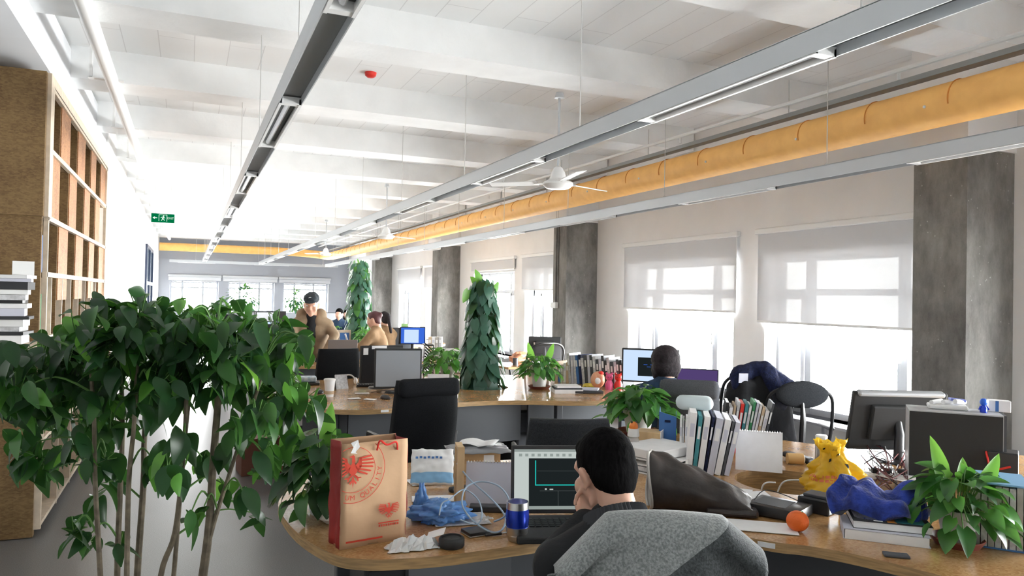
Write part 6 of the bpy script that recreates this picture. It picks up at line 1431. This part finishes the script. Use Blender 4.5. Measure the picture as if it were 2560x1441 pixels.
def toy(label, px, py, m, s, name='toy_figure', kind=0, hat=None):
    p = at(px, py); t = item(name, label, 'toy', (p.x, p.y + .03, .75), face(p), 'toy figures at the end of the second desk')
    if kind == 0:
        MB().sph((0, 0, .085 * s), (.072 * s, .066 * s, .085 * s), 24).build('round_body', M[m], t, smooth=2); MB().sph((.0, -.058 * s, .08 * s), (.03 * s, .012 * s, .035 * s), 12).build('face_patch', M['paper'], t, smooth=2)
        MB().sph((.03 * s, -.02 * s, .155 * s), (.03 * s, .025 * s, .02 * s), 12).build('red_bow', M['red'], t, smooth=2)
    else:
        MB().lathe([(.001, 0), (.035 * s, 0), (.04 * s, .05 * s), (.022 * s, .085 * s), (.001, .087 * s)], 20).build('toy_body', M[m], t, smooth=True); MB().sph((0, 0, .115 * s), (.036 * s, .034 * s, .036 * s), 18).build('toy_head', M[m], t, smooth=2)
        for q_ in (-1, 1): MB().sph((q_ * .026 * s, 0, .148 * s), (.012 * s, .008 * s, .014 * s), 8).build('ear', M[m], t); MB().sph((q_ * .012 * s, -.032 * s, .118 * s), .004 * s, 6).build('eye', M['black'], t)
    return t
toy('round peach-coloured piggy toy with a red bow among the desk toys', 1498, 972, 'peach', .95); toy('pink toy bear standing beside the round peach toy', 1527, 975, 'pink', 1.0, kind=1); toy('dark red toy figure, last in the row of desk toys', 1550, 976, 'red', 1.0, kind=1)
p = at(1468, 962); t = item('desk_bottle', 'small clear bottle with a green cap behind the toys', 'bottle', (p.x, p.y + .2, .75)); MB().lathe([(.001, 0), (.028, 0), (.028, .08), (.012, .10), (.001, .10)], 18).build('bottle', M['clear'], t, smooth=True); MB().lathe([(.016, .10), (.022, .14), (.006, .17), (.001, .17)], 18).build('green_cap', mat('bright_green_cap', (.02, .5, .08), .4), t, smooth=True)
p = at(1476, 968); simple('snack_pack', 'yellow snack packet lying beside the desk toys', 'packet', pillow(.12, .09, .03, 9), M['yellow'], (p.x, p.y + .03, .752), face(p), smooth=2, solid=.002)
p = at(1432, 955); t = item('pen_box', 'open white pen box standing behind the small book stack', 'box', (p.x, p.y + .25, .75), face(p)); MB().box((0, -.05, .03), (.16, .004, .06)).box((0, .05, .03), (.16, .004, .06)).box((-.08, 0, .03), (.004, .1, .06)).box((.08, 0, .03), (.004, .1, .06)).box((0, 0, .003), (.16, .1, .004)).build('box_walls', M['paper'], t)
p0 = at(1412, 956); p1 = at(1580, 974); random.seed(22)
cl = ['tan', 'blue_card', 'lining', 'paper', 'tan', 'paper_grey', 'lilac', 'paper_grey', 'blue_card', 'navy', 'paper_grey', 'grey_panel', 'lilac', 'grey_panel', 'paper_grey', 'grey_panel', 'lilac', 'grey_panel', 'dark_panel', 'paper_grey', 'grey_panel', 'lilac', 'grey_panel', 'dark_panel']
cn = ['tan', 'blue', 'beige', 'white', 'tan', 'pale grey', 'lilac', 'pale grey', 'blue', 'navy', 'pale grey', 'grey', 'lilac', 'grey', 'pale grey', 'grey', 'lilac', 'grey', 'charcoal', 'pale grey', 'grey', 'lilac', 'grey', 'charcoal']
Lr = (p1 - p0).length; th = Lr / len(cl); sp_ = []
ordn = ['nearest the mesh chair', 'second from the mesh chair', 'third from the mesh chair', 'fourth from the mesh chair', 'fifth from the mesh chair', 'sixth from the mesh chair', 'seventh from the mesh chair', 'eighth from the mesh chair', 'ninth from the mesh chair', 'tenth from the mesh chair', 'eleventh from the mesh chair', 'twelfth from the mesh chair',
        'twelfth from the lit monitor', 'eleventh from the lit monitor', 'tenth from the lit monitor', 'ninth from the lit monitor', 'eighth from the lit monitor', 'seventh from the lit monitor', 'sixth from the lit monitor', 'fifth from the lit monitor', 'fourth from the lit monitor', 'third from the lit monitor', 'second from the lit monitor', 'nearest the lit monitor']
for i, c_ in enumerate(cl):
    hh = (.17 + random.uniform(0, .04)) if i < 5 else random.uniform(.245, .30)
    sp_.append((c_, th * .95, hh, .22, (-.10 if i > 4 else 0) + random.uniform(-.03, .03), '%s folder in the long desk row, %s' % (cn[i], ordn[i])))
files(p0 + Vector((.02, .12, 0)), p1 + Vector((.05, .12, 0)), sp_, .75, 'row of folders on the second desk', name='folder', cat='folder')
# lit monitor and laptop of the seated person
q = dp(1614, 925, 6.75); t, s_, T_ = monitor('lit monitor with a dark drawing in a pale window, before the person in blue', (q.x + .05, q.y, .75), face(q) - .15, w=.52, h=.31, zc=1.00, scr=E_pale, tilt=0)
scr_quad(t, T_, 0, 0, .03, -.01, .28, .17, E_dark); scr_quad(t, T_, 0, 0, .10, .0, .06, .06, emis('lit_screen_green', (.1, .5, .1), .8), 'drawing_patch', .0225)
for i in range(4): scr_quad(t, T_, 0, 0, -.04 + .03 * i, .01 - .02 * (i % 2), .035, .004, E_blue, 'drawing_line', .0225)
q = dp(1742, 960, 6.45); t = item('laptop', 'open laptop with a dim purple screen beside the person in blue', 'laptop', (q.x, q.y, .75), face(q) - .1)
MB().rbox((0, -.12, .010), (.36, .24, .02), .004).build('keyboard_deck', M['black'], t); b = MB(); b.T = Matrix.Translation((0, .01, .02)) @ Euler((-.2, 0, 0)).to_matrix().to_4x4(); b.rbox((0, 0, .12), (.36, .01, .24), .004); l_ = b.build('display_lid', M['dark_panel'], t)
b = MB(); b.T = Matrix.Translation((0, .01, .02)) @ Euler((-.2, 0, 0)).to_matrix().to_4x4(); b.box((0, -.006, .125), (.34, .001, .21)); b.build('screen', E_purple, l_)
# coats on the window chair
c0 = Vector((CC[0], CC[1], 0)); bx = Vector((sin(-.45), -cos(-.45), 0)) * -.28
fz = lambda v: v
ct = thing('coat', 'black coat hung over the back of the window chair', 'clothing', (CC[0], CC[1], 0), -.45)
fused('coat_body', [('c', (-.16, -.30, .95), (.16, -.30, .97), .085, .09), ('c', (-.12, -.36, .95), (-.14, -.38, .55), .10, .12), ('c', (.10, -.36, .95), (.14, -.38, .55), .10, .12), ('c', (0, -.34, 1.0), (0, -.37, .5), .09, .12), ('c', (-.22, -.36, .9), (-.25, -.38, .55), .05, .05)], M['blackcloth'], ct, voxel=.014, smooth_it=4, disp=lambda co, n: n * .014 * noise.noise(Vector((co.x * 14, co.y * 8, co.z * 4))))
ct = thing('scarf', 'navy blue knitted scarf bunched on top of the black coat', 'clothing', (CC[0], CC[1], 0), -.45)
fused('scarf_body', [('c', (-.15, -.34, 1.06), (.02, -.36, 1.11), .07, .06), ('c', (.02, -.36, 1.10), (.19, -.38, .98), .06, .055), ('c', (.03, -.42, 1.08), (.12, -.45, .84), .055, .04), ('c', (-.17, -.34, 1.04), (-.18, -.38, .98), .06, .05), ('c', (.20, -.40, .97), (.14, -.45, .86), .045, .035)], M['navy'], ct, voxel=.010, smooth_it=2, disp=lambda co, n: n * .012 * noise.noise(Vector((co.x * 22, co.y * 22, co.z * 9))))
MB().at((-.155, -.43, 1.04), (.1, 0, .15)).box((0, 0, 0), (.07, .003, .07)).build('care_label', M['lilac'], ct)

# ---- third and fourth desks, far clutter
p = dp(752, 892, 9.1); t = item('tissue_box', 'white box with a dark oval opening on the third desk', 'box', (at(748, 912).x, at(748, 912).y + .08, .75), face(p)); MB().rbox((0, 0, .075), (.20, .12, .15), .006).build('carton', M['paper'], t); MB().sph((-.0, -.06, .085), (.065, .004, .05), 18).build('oval_opening', M['grey_panel'], t)
q = at(777, 912); simple('cable_spool', 'white round spool beside the white box on the third desk', 'spool', MB().at((0, 0, .06), (pi / 2, 0, 0)).lathe([(.02, -.03), (.06, -.03), (.06, -.024), (.03, -.02), (.03, .02), (.06, .024), (.06, .03), (.02, .03)], 24), M['white'], (q.x + .0, q.y + .06, .75), face(q), smooth=True)
sheet('paper leaflet lying flat by the white box on the third desk', 735, 905, .25, .18, .2, m='lilac')
q = dp(858, 865, 9.25); t = item('laptop', 'grey laptop seen from behind with a small pale emblem, on the third desk', 'laptop', (q.x, q.y + .05, .75), face(q) + pi + .08)
MB().rbox((0, -.12, .010), (.36, .24, .02), .004).build('keyboard_deck', M['dark_panel'], t); b = MB(); b.T = Matrix.Translation((0, .01, .02)) @ Euler((-.22, 0, 0)).to_matrix().to_4x4(); b.rbox((0, 0, .135), (.36, .01, .27), .004); l_ = b.build('display_lid', mat('taupe_laptop_lid', (.15, .13, .12), .4), t)
b = MB(); b.T = Matrix.Translation((0, .01, .02)) @ Euler((-.22, 0, 0)).to_matrix().to_4x4(); b.at
b.T = b.T @ Matrix.Translation((0, .006, .135)) @ Euler((pi / 2, 0, 0)).to_matrix().to_4x4(); b.tube([(.016 * cos(a), .016 * sin(a), 0) for a in [2 * pi * k / 16 for k in range(16)]], .002, 5, closed=True); b.box((-.004, .002, 0), (.003, .022, .001)); b.box((.004, -.002, 0), (.003, .022, .001)); b.build('lid_emblem', M['lining'], l_)
q = dp(700, 838, 12.2); t, s_, T_ = monitor('monitor with a dark picture and white border behind the leafy tree', (q.x, q.y, .75), face(q), w=.44, h=.30, zc=.99, scr=E_pale); scr_quad(t, T_, 0, 0, .04, .02, .34, .22, E_dark)
q = dp(637, 832, 12.0); t = item('desk_fan', 'white ring-shaped desk fan behind the leafy tree', 'fan', (q.x, q.y, .75), face(q)); MB().tube([(.11 * cos(a), 0, .23 + .11 * sin(a)) for a in [2 * pi * k / 28 for k in range(28)]], .014, 8, closed=True).build('fan_ring', M['white'], t, smooth=True); MB().cyl((0, 0, 0), .05, .12, 16).build('fan_base', M['white'], t, smooth=True)
f2 = MB()
for i in range(3): f2.at((0, .01, .23), (0, 2 * pi * i / 3, 0)).box((.05, 0, 0), (.09, .006, .035))
f2.build('fan_blades', M['black'], t)
q = dp(858, 832, 11.3); t = item('picture_frame', 'pale framed blue picture standing near the foot of the farther leafy pole', 'picture', (q.x, q.y, .80), face(q) + .15)
MB().box((0, 0, .13), (.23, .02, .25)).build('frame', M['shelf_edge'], t); MB().box((.02, -.011, .12), (.14, .003, .19)).build('picture_print', M['blue_card'], t); simple('book_riser', 'low white block carrying the framed blue picture', 'box', MB().box((0, 0, .024), (.3, .12, .048)), M['paper'], (q.x, q.y, .75), face(q))
q = dp(873, 848, 10.9); t = item('pencil_cup', 'red cup holding a pale brush next to the framed picture', 'cup', (q.x, q.y, .80), 0); MB().lathe([(.001, 0), (.035, 0), (.042, .10), (.038, .10), (.001, .01)], 18).build('cup_body', M['red'], t, smooth=True); MB().tube([(0, 0, .03), (-.06, 0, .22)], [.006, .014], 8).build('brush', M['paper'], t); simple('box', 'small grey block below the red cup', 'box', MB().box((0, 0, .024), (.12, .12, .048)), M['grey_panel'], (q.x, q.y, .75), 0)
q = at(948, 868); t = item('tissue_pack', 'white tissues bursting from a red pack near the camel-clad woman', 'tissues', (q.x, q.y - .3, .75), face(q)); MB().rbox((0, 0, .02), (.20, .11, .04), .01).build('red_pack', M['red'], t); ti = MB(); random.seed(3)
for i in range(9): ti.add([(-.06 + .013 * i, 0, .03), (-.03 + .013 * i, .02 * (-1) ** i, .03), (-.05 + .016 * i, .01 * (-1) ** i, .13 + .05 * random.random()), (-.075 + .016 * i, 0, .12)], [(0, 1, 2, 3)])
ti.build('tissues', M['paper'], t, solid=.003)
q = dp(1032, 837, 11.4); t, s_, T_ = monitor('lit blue monitor with a white page and a green note on top', (q.x, q.y, .75), face(q), w=.39, h=.27, zc=.985, scr=E_blue)
scr_quad(t, T_, 0, 0, -.02, -.01, .22, .20, E_pale); b = MB(); b.T = T_; b.box((-.13, 0, .155), (.10, .003, .05)).build('green_note', mat('green_sticky_note', (.35, .62, .25), .7), t)
q0 = dp(1072, 850, 11.4)
files((q0.x, q0.y, 0), (q0.x + 1, q0.y - .4, 0), [(m_, .05, .22, .2, 0, '%s folder beside the lit blue monitor' % n_) for m_, n_ in (('tan', 'tan'), ('paper', 'white'), ('lining', 'beige'), ('paper_grey', 'pale grey'))], .75, 'folders beside the blue monitor', name='folder', cat='folder')
q = dp(1362, 862, 9.6); t, s_, T_ = monitor('black monitor seen from behind beyond the black mesh chair', (q.x, q.y, .75), pi + face(q), w=.42, h=.28, zc=.96); b = MB(); b.T = T_; b.box((.12, .020, .05), (.05, .002, .03)).build('sticker', M['paper'], t)
q = dp(1277, 905, 9.75); t = item('snack_bag', 'white and orange crumpled bag on the small side table', 'bag', (SIDE[0] - .15, SIDE[1], .75)) if False else None
crumple('plastic_bag', 'white and orange crumpled bag on the small window table', 'bag', (3.92, 8.65, .75), 0, (.28, .2, .14), 'peach', 12, .5, 18, 2.4)
simple('metal_mug', 'dark mug on the small window table', 'mug', MB().lathe([(.001, 0), (.035, 0), (.035, .09), (.03, .09), (.028, .02), (.001, .01)], 20), M['grey_panel'], (3.78, 8.5, .75), smooth=True)
random.seed(44)
k_ = 0
adj = ['beside the ring-shaped fan', 'behind the cap-wearing man', 'under the middle far window', 'near the bushy shrub', 'behind the round-headed shrub', 'by the far left corner']
for px, dep, rr, sc_ in [(610, 17.0, 0, 'screen_off'), (640, 17.5, .3, 'screen_off'), (665, 17.2, .2, None), (820, 17.6, .2, None), (690, 17.9, 0, 'black')]:
    q = dp(px, 800, dep); t, s_, T_ = monitor(['dark monitor at the farthest desk, ', 'grey monitor at the farthest desk, ', 'slim monitor at the farthest desk, '][k_ % 3] + adj[k_], (q.x, q.y, .75), face(q) + rr, w=.46, h=.28, zc=1.02, scr=sc_); k_ += 1
# far: loose stacks between, pale boxes
cols_ = [('blue_card', 'blue'), ('paper', 'white'), ('pink', 'pink'), ('tan', 'tan'), ('yellow', 'yellow'), ('lightblue', 'light blue')]
for i, (px, dep) in enumerate([(628, 13.2), (650, 12.6), (672, 13.1), (856, 13.2), (870, 13.6), (745, 12.6)]):
    q = dp(px, 840, dep); m_, n_ = cols_[i]; simple('storage_box', '%s storage box on the fourth desk' % n_, 'box', MB().rbox((0, 0, .08), (.2, .16, .16), .006), M[m_], (q.x, max(12.3, q.y), .751), face(q), 'storage boxes on the fourth desk')
# ---- things under and beside the desks
p = at(628, 1190, 0); t = item('storage_crate', 'reddish-brown crate on the floor beneath the left end of the second desk', 'crate', (p.x + .1, p.y + .15, 0), .1); MB().rbox((0, 0, .15), (.40, .30, .30), .006).build('crate_body', mat('red_brown_crate', (.16, .06, .035), .6), t); MB().box((0, 0, .31), (.41, .31, .02)).build('crate_lid', M['terracotta'], t)
t = item('computer_tower', 'black computer tower on the floor under the second desk', 'computer', (1.62, 6.1, 0), .05); MB().rbox((0, 0, .21), (.19, .42, .42), .006).build('case', M['black'], t); MB().box((0, -.212, .33), (.15, .004, .05)).build('drive_bay', M['grey_panel'], t)
t = item('drawer_unit', 'dark drawer pedestal under the middle of the second desk', 'drawers', (2.9, 6.25, 0), 0); MB().rbox((0, 0, .3), (.42, .5, .60), .006).build('cabinet_body', M['dark_panel'], t)
for i in range(3): d_ = MB().box((0, -.252, .11 + .19 * i), (.38, .006, .17)).build('drawer', M['grey_panel'], t); MB().box((0, -.258, .16 + .19 * i), (.1, .008, .01)).build('handle', M['steel'], d_)
t = item('storage_bin', 'black fabric storage bin under the left lobe of the second desk', 'bin', (1.15, 6.3, 0), .1); MB().rbox((0, 0, .24), (.62, .42, .48), .02).build('bin_body', M['black_fabric'], t); MB().box((0, -.212, .36), (.16, .004, .03)).build('handle_loop', M['grey_panel'], t)
t = item('drawer_unit', 'grey drawer pedestal under the front desk behind the short-haired man', 'drawers', (.85, 2.95, 0), -.1); MB().rbox((0, 0, .3), (.42, .5, .60), .006).build('cabinet_body', M['dark_panel'], t)
for i in range(3): d_ = MB().box((0, -.252, .11 + .19 * i), (.38, .006, .17)).build('drawer', M['grey_panel'], t); MB().box((0, -.258, .16 + .19 * i), (.1, .008, .01)).build('handle', M['steel'], d_)
